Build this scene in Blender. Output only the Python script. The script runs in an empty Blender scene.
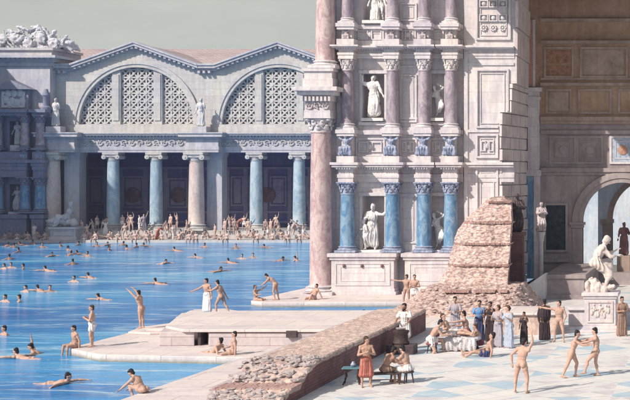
import bpy, bmesh, math, random
from mathutils import Vector as V, Matrix, noise as mn
random.seed(7)
R = math.radians
F, CX, HZ, H = 1300.0, 715.0, 174.0, 8.1          # focal length in photo pixels, vanishing point, eye height in metres
WZ = -0.32                                        # water level
sc = bpy.context.scene
col = sc.collection
def X(px, Y): return (px - CX) * Y / F
def Z(py, Y): return H - (py - HZ) * Y / F
def G(px, py, z=0.0):
    Y = (H - z) * F / (py - HZ)
    return V((X(px, Y), Y, z))

# ------------------------------------------------------------------ materials
def nt(m):
    m.use_nodes = True
    n = m.node_tree.nodes; l = m.node_tree.links
    for x in list(n): n.remove(x)
    out = n.new('ShaderNodeOutputMaterial'); b = n.new('ShaderNodeBsdfPrincipled')
    l.new(b.outputs[0], out.inputs[0])
    return n, l, b
def ramp(n, l, fac, stops):
    r = n.new('ShaderNodeValToRGB'); e = r.color_ramp.elements
    while len(e) < len(stops): e.new(0.5)
    for k, (p, c) in enumerate(stops):
        e[k].position = p; e[k].color = (*c, 1)
    l.new(fac, r.inputs[0]); return r.outputs[0]
def noise(n, l, vec, scale, detail=6, rough=.6, dist=0):
    t = n.new('ShaderNodeTexNoise'); t.inputs['Scale'].default_value = scale; t.inputs['Detail'].default_value = detail
    t.inputs['Roughness'].default_value = rough; t.inputs['Distortion'].default_value = dist
    l.new(vec, t.inputs['Vector']); return t.outputs['Fac']
def mapping(n, l, vec, scale=(1,1,1), rot=(0,0,0)):
    m = n.new('ShaderNodeMapping'); m.inputs['Scale'].default_value = scale; m.inputs['Rotation'].default_value = rot
    l.new(vec, m.inputs['Vector']); return m.outputs[0]
def mix(n, l, f, a, b, mode='MIX'):
    m = n.new('ShaderNodeMix'); m.data_type = 'RGBA'; m.blend_type = mode
    for s, i in ((f, 0), (a, 6), (b, 7)):
        if hasattr(s, 'is_linked'): l.new(s, m.inputs[i])
        elif i == 0: m.inputs[0].default_value = s
        else: m.inputs[i].default_value = (*s, 1)
    return m.outputs[2]
def bump(n, l, b, fac, st, d=.05):
    u = n.new('ShaderNodeBump'); u.inputs['Strength'].default_value = st; u.inputs['Distance'].default_value = d
    l.new(fac, u.inputs['Height']); l.new(u.outputs[0], b.inputs['Normal'])
MATS = {}
def stone(name, a, b_, c, big=.35, fine=6, rough=.85, bs=.4, bd=.04, streak=.5, brick=None, cell=None):
    m = bpy.data.materials.new(name); n, l, b = nt(m)
    P = n.new('ShaderNodeNewGeometry').outputs['Position']
    k = ramp(n, l, noise(n, l, P, big, 8, .65, .6), [(.3, a), (.5, b_), (.7, c)])
    st = noise(n, l, mapping(n, l, P, (1.6, 1.6, .18)), 1.5, 5, .7)
    k = mix(n, l, streak, k, ramp(n, l, st, [(.36, (.58, .57, .66)), (.62, (1, 1, 1))]), 'MULTIPLY')
    fg = noise(n, l, P, fine, 6, .75)
    k = mix(n, l, .45, k, ramp(n, l, fg, [(.3, (.6, .58, .62)), (.65, (1.05, 1.03, 1.02))]), 'MULTIPLY')
    hgt = fg
    if cell:
        vo = n.new('ShaderNodeTexVoronoi'); vo.inputs['Scale'].default_value = 1; l.new(mapping(n, l, P, cell[:3]), vo.inputs['Vector'])
        se = n.new('ShaderNodeSeparateColor'); l.new(vo.outputs['Color'], se.inputs[0])
        k = mix(n, l, cell[3], k, ramp(n, l, se.outputs[0], [(.1, (.70,.63,.64)), (.4, (.97,.94,.94)), (.8, (1.12,1.10,1.06))]), 'MULTIPLY')
        k = mix(n, l, cell[4], k, ramp(n, l, vo.outputs['Distance'], [(.42, (1,1,1)), (.72, (.42,.35,.38))]), 'MULTIPLY')
    if brick:
        bt = n.new('ShaderNodeTexBrick'); bt.inputs['Scale'].default_value = 1
        bt.inputs['Brick Width'].default_value = brick[0]; bt.inputs['Row Height'].default_value = brick[1]
        bt.inputs['Mortar Size'].default_value = brick[2]
        bt.inputs['Color1'].default_value = (1, 1, 1, 1); bt.inputs['Color2'].default_value = (.9, .88, .9, 1)
        bt.inputs['Mortar'].default_value = (.83, .81, .84, 1) if name in ('tower marble', 'facade light stone') else (.55, .52, .58, 1)
        sx = n.new('ShaderNodeSeparateXYZ'); l.new(P, sx.inputs[0])
        ad = n.new('ShaderNodeMath'); l.new(sx.outputs[0], ad.inputs[0]); l.new(sx.outputs[1], ad.inputs[1])
        cb = n.new('ShaderNodeCombineXYZ'); l.new(ad.outputs[0], cb.inputs[0]); l.new(sx.outputs[2], cb.inputs[1])
        l.new(P if len(brick) > 3 else cb.outputs[0], bt.inputs['Vector'])
        k = mix(n, l, 1, k, bt.outputs['Color'], 'MULTIPLY')
    if name == 'pool terrace stone':                     # algae line left by the water
        sz = n.new('ShaderNodeSeparateXYZ'); l.new(P, sz.inputs[0])
        wl = n.new('ShaderNodeMath'); wl.operation = 'MULTIPLY_ADD'; l.new(fg, wl.inputs[0]); wl.inputs[1].default_value = .12; l.new(sz.outputs[2], wl.inputs[2])
        mr = n.new('ShaderNodeMapRange'); mr.inputs[1].default_value = -.26; mr.inputs[2].default_value = -.06; l.new(wl.outputs[0], mr.inputs[0])
        k = mix(n, l, mr.outputs[0], (.20,.20,.17), k)
    l.new(k, b.inputs['Base Color']); b.inputs['Roughness'].default_value = rough
    b.inputs['Specular IOR Level'].default_value = .25
    bump(n, l, b, hgt, bs, bd)
    MATS[name] = m; return m
def marble(name, a, b_, c, scale=1.0, rough=.45):
    m = bpy.data.materials.new(name); n, l, b = nt(m)
    P = n.new('ShaderNodeNewGeometry').outputs['Position']
    f1 = noise(n, l, mapping(n, l, P, (1, 1, .45)), 1.3*scale, 8, .7, 1.6)
    k = ramp(n, l, f1, [(.3, a), (.48, b_), (.56, c), (.7, b_)])
    f2 = noise(n, l, P, 7*scale, 5, .7)
    k = mix(n, l, .5, k, ramp(n, l, f2, [(.3, (.55, .55, .6)), (.7, (1.1, 1.08, 1.05))]), 'MULTIPLY')
    l.new(k, b.inputs['Base Color']); b.inputs['Roughness'].default_value = rough
    b.inputs['Specular IOR Level'].default_value = .3
    bump(n, l, b, f2, .2, .02)
    MATS[name] = m; return m
def plain(name, c, rough=.7, var=.25, scale=9, bs=.15, sss=0):
    m = bpy.data.materials.new(name); n, l, b = nt(m)
    P = n.new('ShaderNodeTexCoord').outputs['Object']
    f = noise(n, l, P, scale, 4, .6)
    lo = tuple(x*(1-var) for x in c); hi = tuple(min(1, x*(1+var)) for x in c)
    l.new(ramp(n, l, f, [(.3, lo), (.7, hi)]), b.inputs['Base Color'])
    b.inputs['Roughness'].default_value = rough; b.inputs['Specular IOR Level'].default_value = .25
    bump(n, l, b, f, bs, .02)
    MATS[name] = m; return m

TW = stone('tower marble', (.60,.55,.61), (.72,.69,.69), (.75,.68,.63), .3, 5, brick=(1.7,.72,.022))
TWP = stone('tower panel marble', (.56,.55,.60), (.68,.65,.66), (.72,.63,.62), .6, 4)
FS = stone('facade stone', (.40,.41,.50), (.50,.50,.55), (.56,.54,.52), .16, 3)
FSL = stone('facade light stone', (.48,.49,.53), (.56,.56,.55), (.59,.57,.51), .16, 3, streak=.4, brick=(2.2,.9,.035))
PV = stone('shade toned pavilion stone', (.16,.18,.28), (.22,.24,.34), (.29,.29,.36), .2, 3)  # darkened and blued: the pavilion's shade is put into the base colour
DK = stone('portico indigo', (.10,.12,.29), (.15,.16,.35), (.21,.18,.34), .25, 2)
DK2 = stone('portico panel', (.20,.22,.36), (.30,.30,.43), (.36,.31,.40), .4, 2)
MED = marble('porphyry medallion', (.10,.06,.09), (.15,.09,.12), (.22,.15,.17), 1, .6)
BR = stone('hall wall paint', (.31,.19,.12), (.43,.285,.195), (.51,.37,.28), .35, 4, brick=None)
BRP = stone('hall panel paint', (.30,.22,.175), (.42,.32,.265), (.50,.39,.32), .8, 5)
BRD = stone('shade slab plaster', (.14,.08,.05), (.20,.12,.08), (.26,.17,.12), .4, 4)
CT = stone('courtyard plaster', (.46,.58,.72), (.62,.70,.78), (.72,.74,.76), .3, 3)
RB = stone('rubble concrete', (.56,.41,.37), (.71,.56,.51), (.77,.66,.59), 1.2, 9, bs=.9, bd=.08, streak=.15, cell=(4.6,4.6,11.5,.42,.75))
SND = stone('mortar bed', (.56,.43,.38), (.68,.53,.47), (.72,.59,.52), 1.1, 9, bs=.9, bd=.06, streak=0, cell=(5,2.2,3,.15,.40))
GRB = stone('grey rubble', (.33,.28,.29), (.45,.39,.39), (.56,.49,.47), 1.2, 9, bs=.8, streak=0)
BRL = stone('hall lower plaster', (.26,.215,.225), (.37,.315,.315), (.45,.385,.375), .4, 4)
BRK = stone('roman brick', (.38,.23,.21), (.50,.33,.30), (.58,.43,.39), 1.2, 8, bs=.7, streak=.2)
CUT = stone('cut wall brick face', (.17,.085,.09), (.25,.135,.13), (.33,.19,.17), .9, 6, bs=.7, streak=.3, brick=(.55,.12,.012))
TER = stone('pool terrace stone', (.58,.51,.52), (.70,.63,.61), (.74,.66,.60), .5, 5, streak=0, brick=(2.6,1.9,.018,1))
TERB = stone('terrace block stone', (.46,.41,.44), (.56,.50,.51), (.62,.55,.52), .7, 5, streak=.3, brick=(2.3,.42,.016))
NET = stone('cut marble slabs', (.60,.50,.50), (.74,.66,.65), (.80,.72,.70), .8, 6, brick=None)
ROOF = stone('pink roof tile', (.46,.36,.36), (.54,.44,.42), (.56,.48,.44), .2, 3, brick=(.7,.3,.04))
CB = marble('blue column marble', (.085,.17,.31), (.13,.26,.42), (.26,.38,.50), 1.1)
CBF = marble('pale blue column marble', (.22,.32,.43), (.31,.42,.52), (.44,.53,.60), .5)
CP = marble('purple column marble', (.23,.18,.24), (.32,.265,.32), (.44,.38,.42), 1)
CK = marble('pink column granite', (.36,.23,.26), (.50,.36,.37), (.62,.50,.48), 1.2)
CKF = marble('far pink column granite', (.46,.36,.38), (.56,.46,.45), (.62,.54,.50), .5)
SCB = marble('blue grey sculpture', (.14,.18,.30), (.26,.31,.45), (.44,.46,.56), 3)
SCP = marble('rose grey sculpture', (.34,.26,.30), (.48,.41,.44), (.60,.54,.54), 3)
SM = marble('statue marble', (.60,.58,.60), (.72,.69,.68), (.76,.74,.72), 2, .6)
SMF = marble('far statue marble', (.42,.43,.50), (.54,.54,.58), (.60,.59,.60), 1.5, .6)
SMT = marble('tan statue stone', (.44,.35,.33), (.62,.53,.50), (.70,.62,.58), 2, .6)
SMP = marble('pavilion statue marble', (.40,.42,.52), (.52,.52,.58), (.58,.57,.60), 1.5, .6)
BRZ = plain('dark bronze', (.07,.05,.055), .45, .4)
SK = [plain('skin fair', (.475,.305,.245), .6, .1, 6, .05), plain('skin tan', (.44,.275,.215), .6, .1, 6, .05), plain('skin brown', (.34,.20,.15), .6, .1, 6, .05), plain('skin pale', (.52,.38,.34), .6, .1, 6, .05)]
HR = [plain('hair black', (.020,.015,.018), .6, .5, 40, .6), plain('hair brown', (.075,.042,.026), .6, .5, 40, .6), plain('hair grey', (.20,.18,.17), .6, .4, 40, .6)]
EYE = plain('eye dark', (.03,.02,.02), .3, 0); LIP = plain('lip', (.40,.18,.16), .5, 0)
WH = plain('white linen', (.68,.65,.66), .85, .12); GR = plain('grey linen', (.36,.34,.40), .85, .15)
RED = plain('red wool', (.42,.15,.12), .85, .2); BLU = plain('blue wool', (.13,.27,.52), .85, .2)
NVY = plain('navy wool', (.05,.06,.14), .85, .3); LBL = plain('pale blue linen', (.36,.41,.52), .85, .2)
DRK = plain('dark brown wool', (.045,.03,.035), .9, .3); TAN = plain('tan wool', (.26,.17,.14), .9, .25); MRN = plain('maroon wool', (.20,.07,.09), .9, .3)
WD = plain('dark wood', (.06,.04,.04), .6, .4, 14); TEAL = plain('teal painted wood', (.10,.20,.24), .6, .3, 14)

def pave():
    m = bpy.data.materials.new('inlaid marble floor'); n, l, b = nt(m)
    P = n.new('ShaderNodeNewGeometry').outputs['Position']
    def chk(sc_, rot):
        c = n.new('ShaderNodeTexChecker'); c.inputs['Scale'].default_value = sc_
        c.inputs['Color1'].default_value = (1,1,1,1); c.inputs['Color2'].default_value = (0,0,0,1)
        mp = n.new('ShaderNodeMapping'); mp.inputs['Rotation'].default_value = (0,0,rot); mp.inputs['Location'].default_value = (.13,.07,.31)
        l.new(P, mp.inputs['Vector']); l.new(mp.outputs[0], c.inputs['Vector']); return c.outputs['Fac']
    base = ramp(n, l, noise(n, l, P, .8, 6), [(.3, (.62,.62,.63)), (.5, (.73,.71,.69)), (.7, (.74,.69,.65))])
    blue = ramp(n, l, noise(n, l, P, 1.2, 6), [(.3, (.38,.50,.60)), (.7, (.52,.62,.68))])
    pink = ramp(n, l, noise(n, l, P, 1.4, 6), [(.3, (.58,.54,.57)), (.7, (.67,.62,.62))])
    k = mix(n, l, chk(.55, R(45)), base, blue)
    k2 = mix(n, l, chk(1.1, R(45)), base, pink)
    k = mix(n, l, chk(.275, 0), k, k2)
    # diagonal bands of white marble between the fields
    w = n.new('ShaderNodeTexWave'); w.inputs['Scale'].default_value = .06; w.inputs['Distortion'].default_value = 0
    l.new(mapping(n, l, P, (1,1,1), (0,0,R(45))), w.inputs['Vector'])
    k = mix(n, l, ramp(n, l, w.outputs['Fac'], [(.78, (0,0,0)), (.82, (1,1,1))]), k, base)
    bt = n.new('ShaderNodeTexBrick'); bt.offset = 0; bt.inputs['Scale'].default_value = 1; bt.inputs['Brick Width'].default_value = 1.0
    bt.inputs['Row Height'].default_value = 1.0; bt.inputs['Mortar Size'].default_value = .012
    bt.inputs['Color1'].default_value = (1,1,1,1); bt.inputs['Color2'].default_value = (.93,.94,.96,1); bt.inputs['Mortar'].default_value = (.62,.60,.62,1)
    l.new(mapping(n, l, P, (1,1,1), (0,0,R(45))), bt.inputs['Vector'])
    k = mix(n, l, 1, k, bt.outputs['Color'], 'MULTIPLY')
    g = noise(n, l, P, 5, 6, .7)
    k = mix(n, l, .35, k, ramp(n, l, g, [(.3, (.65,.64,.68)), (.65, (1.03,1.03,1.03))]), 'MULTIPLY')
    l.new(k, b.inputs['Base Color']); b.inputs['Roughness'].default_value = .55; b.inputs['Specular IOR Level'].default_value = .3
    bump(n, l, b, g, .15, .02); return m
PAVE = pave()
def water():
    m = bpy.data.materials.new('pool water'); n, l, b = nt(m)
    P = n.new('ShaderNodeNewGeometry').outputs['Position']
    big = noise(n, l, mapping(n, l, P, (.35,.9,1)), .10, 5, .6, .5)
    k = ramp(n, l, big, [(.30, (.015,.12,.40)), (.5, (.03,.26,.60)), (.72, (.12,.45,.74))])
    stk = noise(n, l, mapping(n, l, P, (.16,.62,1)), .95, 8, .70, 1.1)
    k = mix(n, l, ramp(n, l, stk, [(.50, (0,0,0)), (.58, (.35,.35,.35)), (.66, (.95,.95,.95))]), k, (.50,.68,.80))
    l.new(k, b.inputs['Base Color']); b.inputs['Roughness'].default_value = .12
    b.inputs['IOR'].default_value = 1.33; b.inputs['Specular IOR Level'].default_value = .26
    n1 = noise(n, l, mapping(n, l, P, (.5,1.3,1)), .9, 5, .6, .6)
    n2 = noise(n, l, mapping(n, l, P, (.7,1.6,1)), 3.2, 4, .6, .4)
    ad = n.new('ShaderNodeMath'); ad.operation = 'MULTIPLY_ADD'; l.new(n2, ad.inputs[0]); ad.inputs[1].default_value = .35; l.new(n1, ad.inputs[2])
    bump(n, l, b, ad.outputs[0], .85, .16); return m
WATER = water()

# ------------------------------------------------------------------ mesh builder
def rootloc(o):
    while o.parent: o = o.parent
    return o.location.copy()
class MB:
    def __init__(s): s.v = []; s.f = []
    def add(s, vs, fs):
        k = len(s.v); s.v += [tuple(x) for x in vs]; s.f += [tuple(i + k for i in f) for f in fs]; return s
    def box(s, x0, x1, y0, y1, z0, z1):
        return s.add([(x,y,z) for z in (z0,z1) for y in (y0,y1) for x in (x0,x1)],
                     [(0,2,3,1),(4,5,7,6),(0,1,5,4),(2,6,7,3),(0,4,6,2),(1,3,7,5)])
    def prism(s, pts, y0, y1):                     # polygon in (x, z), extruded along y
        n = len(pts)
        return s.add([(x,y0,z) for x,z in pts] + [(x,y1,z) for x,z in pts],
                     [tuple(range(n)), tuple(range(2*n-1, n-1, -1))] + [(i, n+i, n+(i+1)%n, (i+1)%n) for i in range(n)])
    def slab(s, pts, z0, z1):                      # polygon in (x, y), extruded along z
        n = len(pts)
        return s.add([(x,y,z0) for x,y in pts] + [(x,y,z1) for x,y in pts],
                     [tuple(range(n-1,-1,-1)), tuple(range(n, 2*n))] + [(i, (i+1)%n, n+(i+1)%n, n+i) for i in range(n)])
    def lathe(s, c, prof, n=20):
        cx, cy, cz = c; vs = []; fs = []
        for r, z in prof:
            for i in range(n):
                a = 2*math.pi*i/n; vs.append((cx + r*math.cos(a), cy + r*math.sin(a), cz + z))
        for j in range(len(prof)-1):
            for i in range(n):
                fs.append((j*n+i, j*n+(i+1)%n, (j+1)*n+(i+1)%n, (j+1)*n+i))
        fs.append(tuple(range(n-1,-1,-1))); fs.append(tuple((len(prof)-1)*n+i for i in range(n)))
        return s.add(vs, fs)
    def tube(s, pts, rad, n=8):
        pts = [V(p) for p in pts]; rad = rad if isinstance(rad, (list, tuple)) else [rad]*len(pts); vs = []; fs = []
        up = V((0,0,1))
        for k, p in enumerate(pts):
            t = (pts[min(k+1, len(pts)-1)] - pts[max(k-1, 0)]).normalized()
            a = t.cross(up if abs(t.z) < .95 else V((1,0,0))).normalized(); b = a.cross(t)
            for i in range(n):
                q = 2*math.pi*i/n; vs.append(p + (a*math.cos(q) + b*math.sin(q))*rad[k])
        for j in range(len(pts)-1):
            for i in range(n): fs.append((j*n+i, j*n+(i+1)%n, (j+1)*n+(i+1)%n, (j+1)*n+i))
        fs.append(tuple(range(n-1,-1,-1))); fs.append(tuple((len(pts)-1)*n+i for i in range(n)))
        return s.add(vs, fs)
    def cap(s, p, q, r0, r1, n=10):                # tapered capsule
        p = V(p); q = V(q); d = q - p; L = d.length
        if L < 1e-5: d = V((0,0,1)); q = p + d*1e-4; L = 1e-4
        d = d/L; a = d.cross(V((0,0,1)) if abs(d.z) < .95 else V((1,0,0))).normalized(); b = a.cross(d)
        rings = [(p - d*r0*math.cos(t), r0*math.sin(t)) for t in (.3,.75,1.2,1.57)] + [(q + d*r1*math.cos(t), r1*math.sin(t)) for t in (1.57,1.2,.75,.3)]
        vs = []; fs = []
        for c, r in rings:
            for i in range(n):
                t = 2*math.pi*i/n; vs.append(c + (a*math.cos(t) + b*math.sin(t))*r)
        m = len(rings)
        for j in range(m-1):
            for i in range(n): fs.append((j*n+i, j*n+(i+1)%n, (j+1)*n+(i+1)%n, (j+1)*n+i))
        fs.append(tuple(range(n-1,-1,-1))); fs.append(tuple((m-1)*n+i for i in range(n)))
        return s.add(vs, fs)
    def ell(s, c, rad, fr=None, nu=12, nv=8):
        c = V(c); fr = fr or (V((1,0,0)), V((0,1,0)), V((0,0,1))); vs = []; fs = []
        for j in range(1, nv):
            t = math.pi*j/nv
            for i in range(nu):
                a = 2*math.pi*i/nu
                vs.append(c + fr[0]*rad[0]*math.sin(t)*math.cos(a) + fr[1]*rad[1]*math.sin(t)*math.sin(a) - fr[2]*rad[2]*math.cos(t))
        k = len(vs); vs += [c - fr[2]*rad[2], c + fr[2]*rad[2]]
        for j in range(nv-2):
            for i in range(nu): fs.append((j*nu+i, j*nu+(i+1)%nu, (j+1)*nu+(i+1)%nu, (j+1)*nu+i))
        for i in range(nu):
            fs.append((k, (i+1)%nu, i)); fs.append((k+1, (nv-2)*nu+i, (nv-2)*nu+(i+1)%nu))
        return s.add(vs, fs)
    def mesh(s, name, m, smooth=False, off=None):
        me = bpy.data.meshes.new(name)
        vs = s.v if off is None else [(x-off[0], y-off[1], z-off[2]) for x,y,z in s.v]
        me.from_pydata(vs, [], s.f); me.materials.append(m)
        if smooth:
            me.polygons.foreach_set('use_smooth', [True]*len(me.polygons))
            try: me.set_sharp_from_angle(angle=R(42))
            except Exception: pass
        me.update(); return me
    def build(s, name, m, parent=None, smooth=False, local=False, bev=0):
        off = None
        if parent is not None and not local: off = rootloc(parent)
        o = bpy.data.objects.new(name, s.mesh(name, m, smooth, off)); col.objects.link(o)
        if parent is not None: o.parent = parent
        if bev:
            bm = o.modifiers.new('bevel', 'BEVEL'); bm.width = bev; bm.segments = 2; bm.limit_method = 'ANGLE'; bm.angle_limit = R(50)
        return o
def tag(o, label=None, cat=None, group=None, kind=None):
    if label: o['label'] = label
    if cat: o['category'] = cat
    if group: o['group'] = group
    if kind: o['kind'] = kind
    return o
def empty(name, loc, label, cat, group=None, rz=0):
    o = bpy.data.objects.new(name, None); col.objects.link(o); o.location = loc; o.rotation_euler.z = R(rz); o.empty_display_size = .2
    return tag(o, label, cat, group)

# ------------------------------------------------------------------ figures
def unit(*a): return V(a).normalized()
def remesh(mb, vox, smooth=3, fold=0):
    me = bpy.data.meshes.new('tmp'); me.from_pydata([tuple(v) for v in mb.v], [], mb.f); me.update()
    bm = bmesh.new(); bm.from_mesh(me); bmesh.ops.recalc_face_normals(bm, faces=bm.faces); bm.to_mesh(me); bm.free()
    o = bpy.data.objects.new('tmp', me); col.objects.link(o)
    r = o.modifiers.new('r', 'REMESH'); r.mode = 'VOXEL'; r.voxel_size = vox; r.use_smooth_shade = True
    if smooth:
        s = o.modifiers.new('s', 'SMOOTH'); s.factor = .5; s.iterations = smooth
    dg = bpy.context.evaluated_depsgraph_get(); dg.update()
    res = bpy.data.meshes.new_from_object(o.evaluated_get(dg))
    bpy.data.objects.remove(o); bpy.data.meshes.remove(me)
    if fold:
        res.update()
        for v in res.vertices:
            a = math.atan2(v.co.x, v.co.y)
            d = fold*(math.sin(a*13 + 3*mn.noise(v.co*3)) + mn.noise(V((v.co.x*9, v.co.y*9, v.co.z*2.2)))*1.2)
            v.co += v.normal*d
    res.polygons.foreach_set('use_smooth', [True]*len(res.polygons)); res.update()
    return res
AD = ((-.14,.05,-1), (-.05,.25,-1)); LD = ((-.09,.02,-1), (.0,-.04,-1))
def mir(p): return tuple((-d[0], d[1], d[2]) for d in p)
def skeleton(P):
    """joints in the figure's own frame: x its right, y forward, z up; pelvis at the origin"""
    J = {}
    up = unit(*P.get('tor', (0,0,1))); up2 = unit(*P.get('tor2', P.get('tor', (0,0,1))))
    rt = V((1,0,0)); rt = (rt - up*rt.dot(up)).normalized()
    J['fr'] = (rt, up.cross(rt), up)
    tw = Matrix.Rotation(R(P.get('tw', 0)), 3, up2)
    rt2 = V((1,0,0)); rt2 = tw @ (rt2 - up2*rt2.dot(up2)).normalized()
    J['fr2'] = (rt2, up2.cross(rt2), up2)
    J['pel'] = V((0,0,0)); J['wst'] = J['pel'] + up*.19; J['nk'] = J['wst'] + up2*.31
    hd = unit(*P.get('hd', tuple(up2 + V((0,.12,.1)))))
    J['hd'] = J['nk'] + hd*.185
    lk = V(P.get('look', (0,1,0))); lk = (lk - hd*lk.dot(hd)).normalized()
    J['hfr'] = (lk.cross(hd), lk, hd)
    for sd, s in (('L', -1), ('R', 1)):
        a = P.get('a'+sd) or (AD if s < 0 else mir(AD)); g = P.get('l'+sd) or (LD if s < 0 else mir(LD))
        sh = J['nk'] - up2*.055 + rt2*.185*s; J['sh'+sd] = sh
        J['el'+sd] = sh + unit(*a[0])*.30; J['wr'+sd] = J['el'+sd] + unit(*a[1])*.265
        J['hn'+sd] = unit(*(a[2] if len(a) > 2 else a[1]))
        hp = rt*.095*s - up*.03; J['hp'+sd] = hp
        J['kn'+sd] = hp + unit(*g[0])*.44; J['an'+sd] = J['kn'+sd] + unit(*g[1])*.42
        f = V(g[2]) if len(g) > 2 else V((s*.2, 1, 0)) if abs(unit(*g[1]).y) < .75 else V((0, .4, -.6 if unit(*g[1]).y < 0 else .9))
        J['ft'+sd] = f.normalized()
    return J
def body_prims(J, mb, fing=False, rough=False, bulk=1.0):
    rt, fw, up = J['fr']; r2, f2, u2 = J['fr2']; fr2 = J['fr2']; b = bulk
    mb.ell(J['pel'] + up*.02, (.165*b,.115*b,.13), J['fr'])
    mb.ell(J['wst'] - up*.02, (.140*b,.100*b,.16), J['fr'])
    mb.ell(J['wst'] + u2*.13 , (.172*b,.122*b,.19), fr2)
    mb.cap(J['shL'], J['shR'], .062*b, .062*b)
    mb.cap(J['nk'] - u2*.02, J['nk'] + (J['hd']-J['nk'])*.6, .062, .054)
    for s, sd in ((-1,'L'), (1,'R')):
        mb.cap(J['nk'] + u2*.03, J['sh'+sd] + u2*.01, .05, .055)
        mb.ell(J['wst'] + u2*.19 + r2*.082*s + f2*.075, (.085,.045,.065), fr2)       # pectorals
        mb.ell(J['pel'] - up*.05 + rt*.085*s - fw*.06, (.088,.088,.10), J['fr'])     # seat
        mb.ell(J['sh'+sd], (.070*b,.066*b,.070*b), fr2)
        sh, el, wr = J['sh'+sd], J['el'+sd], J['wr'+sd]
        mb.cap(sh, el, .052*b, .040*b); mb.ell(sh.lerp(el, .5), (.053*b,.053*b,.053*b))
        mb.cap(el, el.lerp(wr, .35), .040*b, .044*b); mb.cap(el.lerp(wr, .35), wr, .044*b, .027)
        h = J['hn'+sd]; side = h.cross(f2 if abs(h.dot(f2)) < .85 else u2).normalized(); nrm = side.cross(h)
        mb.ell(wr + h*.05, (.042,.022,.056), (side, nrm, h))
        if fing:
            for q, ln in ((-.030,.075), (-.010,.088), (.010,.084), (.029,.064)):
                k0 = wr + h*.085 + side*q; k1 = k0 + (h + nrm*.18 + side*q*3).normalized()*ln*.5; k2 = k1 + (h*.85 + nrm*.6).normalized()*ln*.5
                mb.cap(k0, k1, .0115, .0105, 6); mb.cap(k1, k2, .0105, .009, 6)
            t0 = wr + h*.03 + side*(-.035); t1 = t0 + (h*.7 - side*.8).normalized()*.045; mb.cap(t0, t1, .014, .012, 6); mb.cap(t1, t1 + h*.035, .012, .010, 6)
        else:
            mb.cap(wr + h*.08, wr + (h*.17 + nrm*.02), .034, .020, 8)
            mb.cap(wr + h*.03 - side*.03, wr + h*.09 - side*.06, .016, .013, 6)
        hp, kn, an = J['hp'+sd], J['kn'+sd], J['an'+sd]
        mb.cap(hp, kn, .094*b, .060*b); mb.ell(hp.lerp(kn, .3), (.092*b,.096*b,.13*b))
        d = (an - kn).normalized(); th = (kn - hp).normalized()
        back = (th*.6 - V((0,1,0))*.5); back = back - d*back.dot(d)
        back = back.normalized() if back.length > .05 else V((0,-1,0))
        mb.cap(kn, an, .056*b, .037); mb.ell(kn.lerp(an, .32) + back*.02, (.054*b,.054*b,.10), (d.cross(back), back, d))
        f = J['ft'+sd]; f = f - d*min(0, f.dot(d)) if False else f
        heel = an + d*.035 - f*.045
        mb.cap(heel, an + d*.045 + f*.10, .036, .034, 8); mb.cap(an, an + d*.05 + f*.09, .038, .03, 8); mb.cap(an + d*.05 + f*.09, an + d*.057 + f*.175, .036, .022, 8)
    hr, hf, hu = J['hfr']; c = J['hd']
    mb.ell(c + hu*.025, (.077,.097,.100), J['hfr']); mb.ell(c + hf*.022 - hu*.045, (.058,.070,.075), J['hfr'])
    mb.cap(c + hf*.092 + hu*.015, c + hf*.112 - hu*.022, .010, .016, 6)
    mb.cap(c + hf*.082 + hu*.035 - hr*.035, c + hf*.082 + hu*.035 + hr*.035, .014, .014, 6)
    mb.cap(c + hf*.078 - hu*.095, c + hf*.08 - hu*.095, .022, .022, 6)
    for s in (-1, 1): mb.ell(c + hr*.079*s - hf*.005 - hu*.005, (.012,.022,.032), J['hfr'])
def hair_prims(J, mb, long=False, beard=False):
    hr, hf, hu = J['hfr']; c = J['hd']; rg_ = random.Random(int(1e4*(abs(J['elR'].x)+3*abs(J['elL'].y)+7*abs(J['knL'].y))))
    fr_ = rg_.uniform(-.012, .012); cl_ = rg_.uniform(.020, .034); sd_ = rg_.choice((-1, 1))*.02
    mb.ell(c + hu*.045 - hf*.028, (.086,.096,.096), J['hfr'], 14, 10)
    mb.ell(c + hu*(.088+fr_) + hf*.026 + hr*sd_, (.055,.05,.040), J['hfr'])
    mb.ell(c - hu*.035 - hf*.055, (.07,.055,.07), J['hfr'])
    for k in range(14):
        a = k*2.4; t = .35 + .5*((k*37) % 10)/10
        q = hr*math.cos(a)*math.sin(t*1.5)*.078 - hf*(.02 + .085*abs(math.sin(a))*math.sin(t*1.5)) + hu*(.045 + .09*math.cos(t*1.5))
        mb.ell(c + q, (cl_,cl_,cl_), None, 6, 5)
    if long: mb.ell(c - hf*.10 - hu*.0, (.05,.05,.05), J['hfr'])
    if beard:
        mb.ell(c + hf*.065 - hu*.10, (.055,.048,.06), J['hfr']); mb.ell(c + hf*.03 - hu*.07, (.075,.05,.05), J['hfr'])
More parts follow.
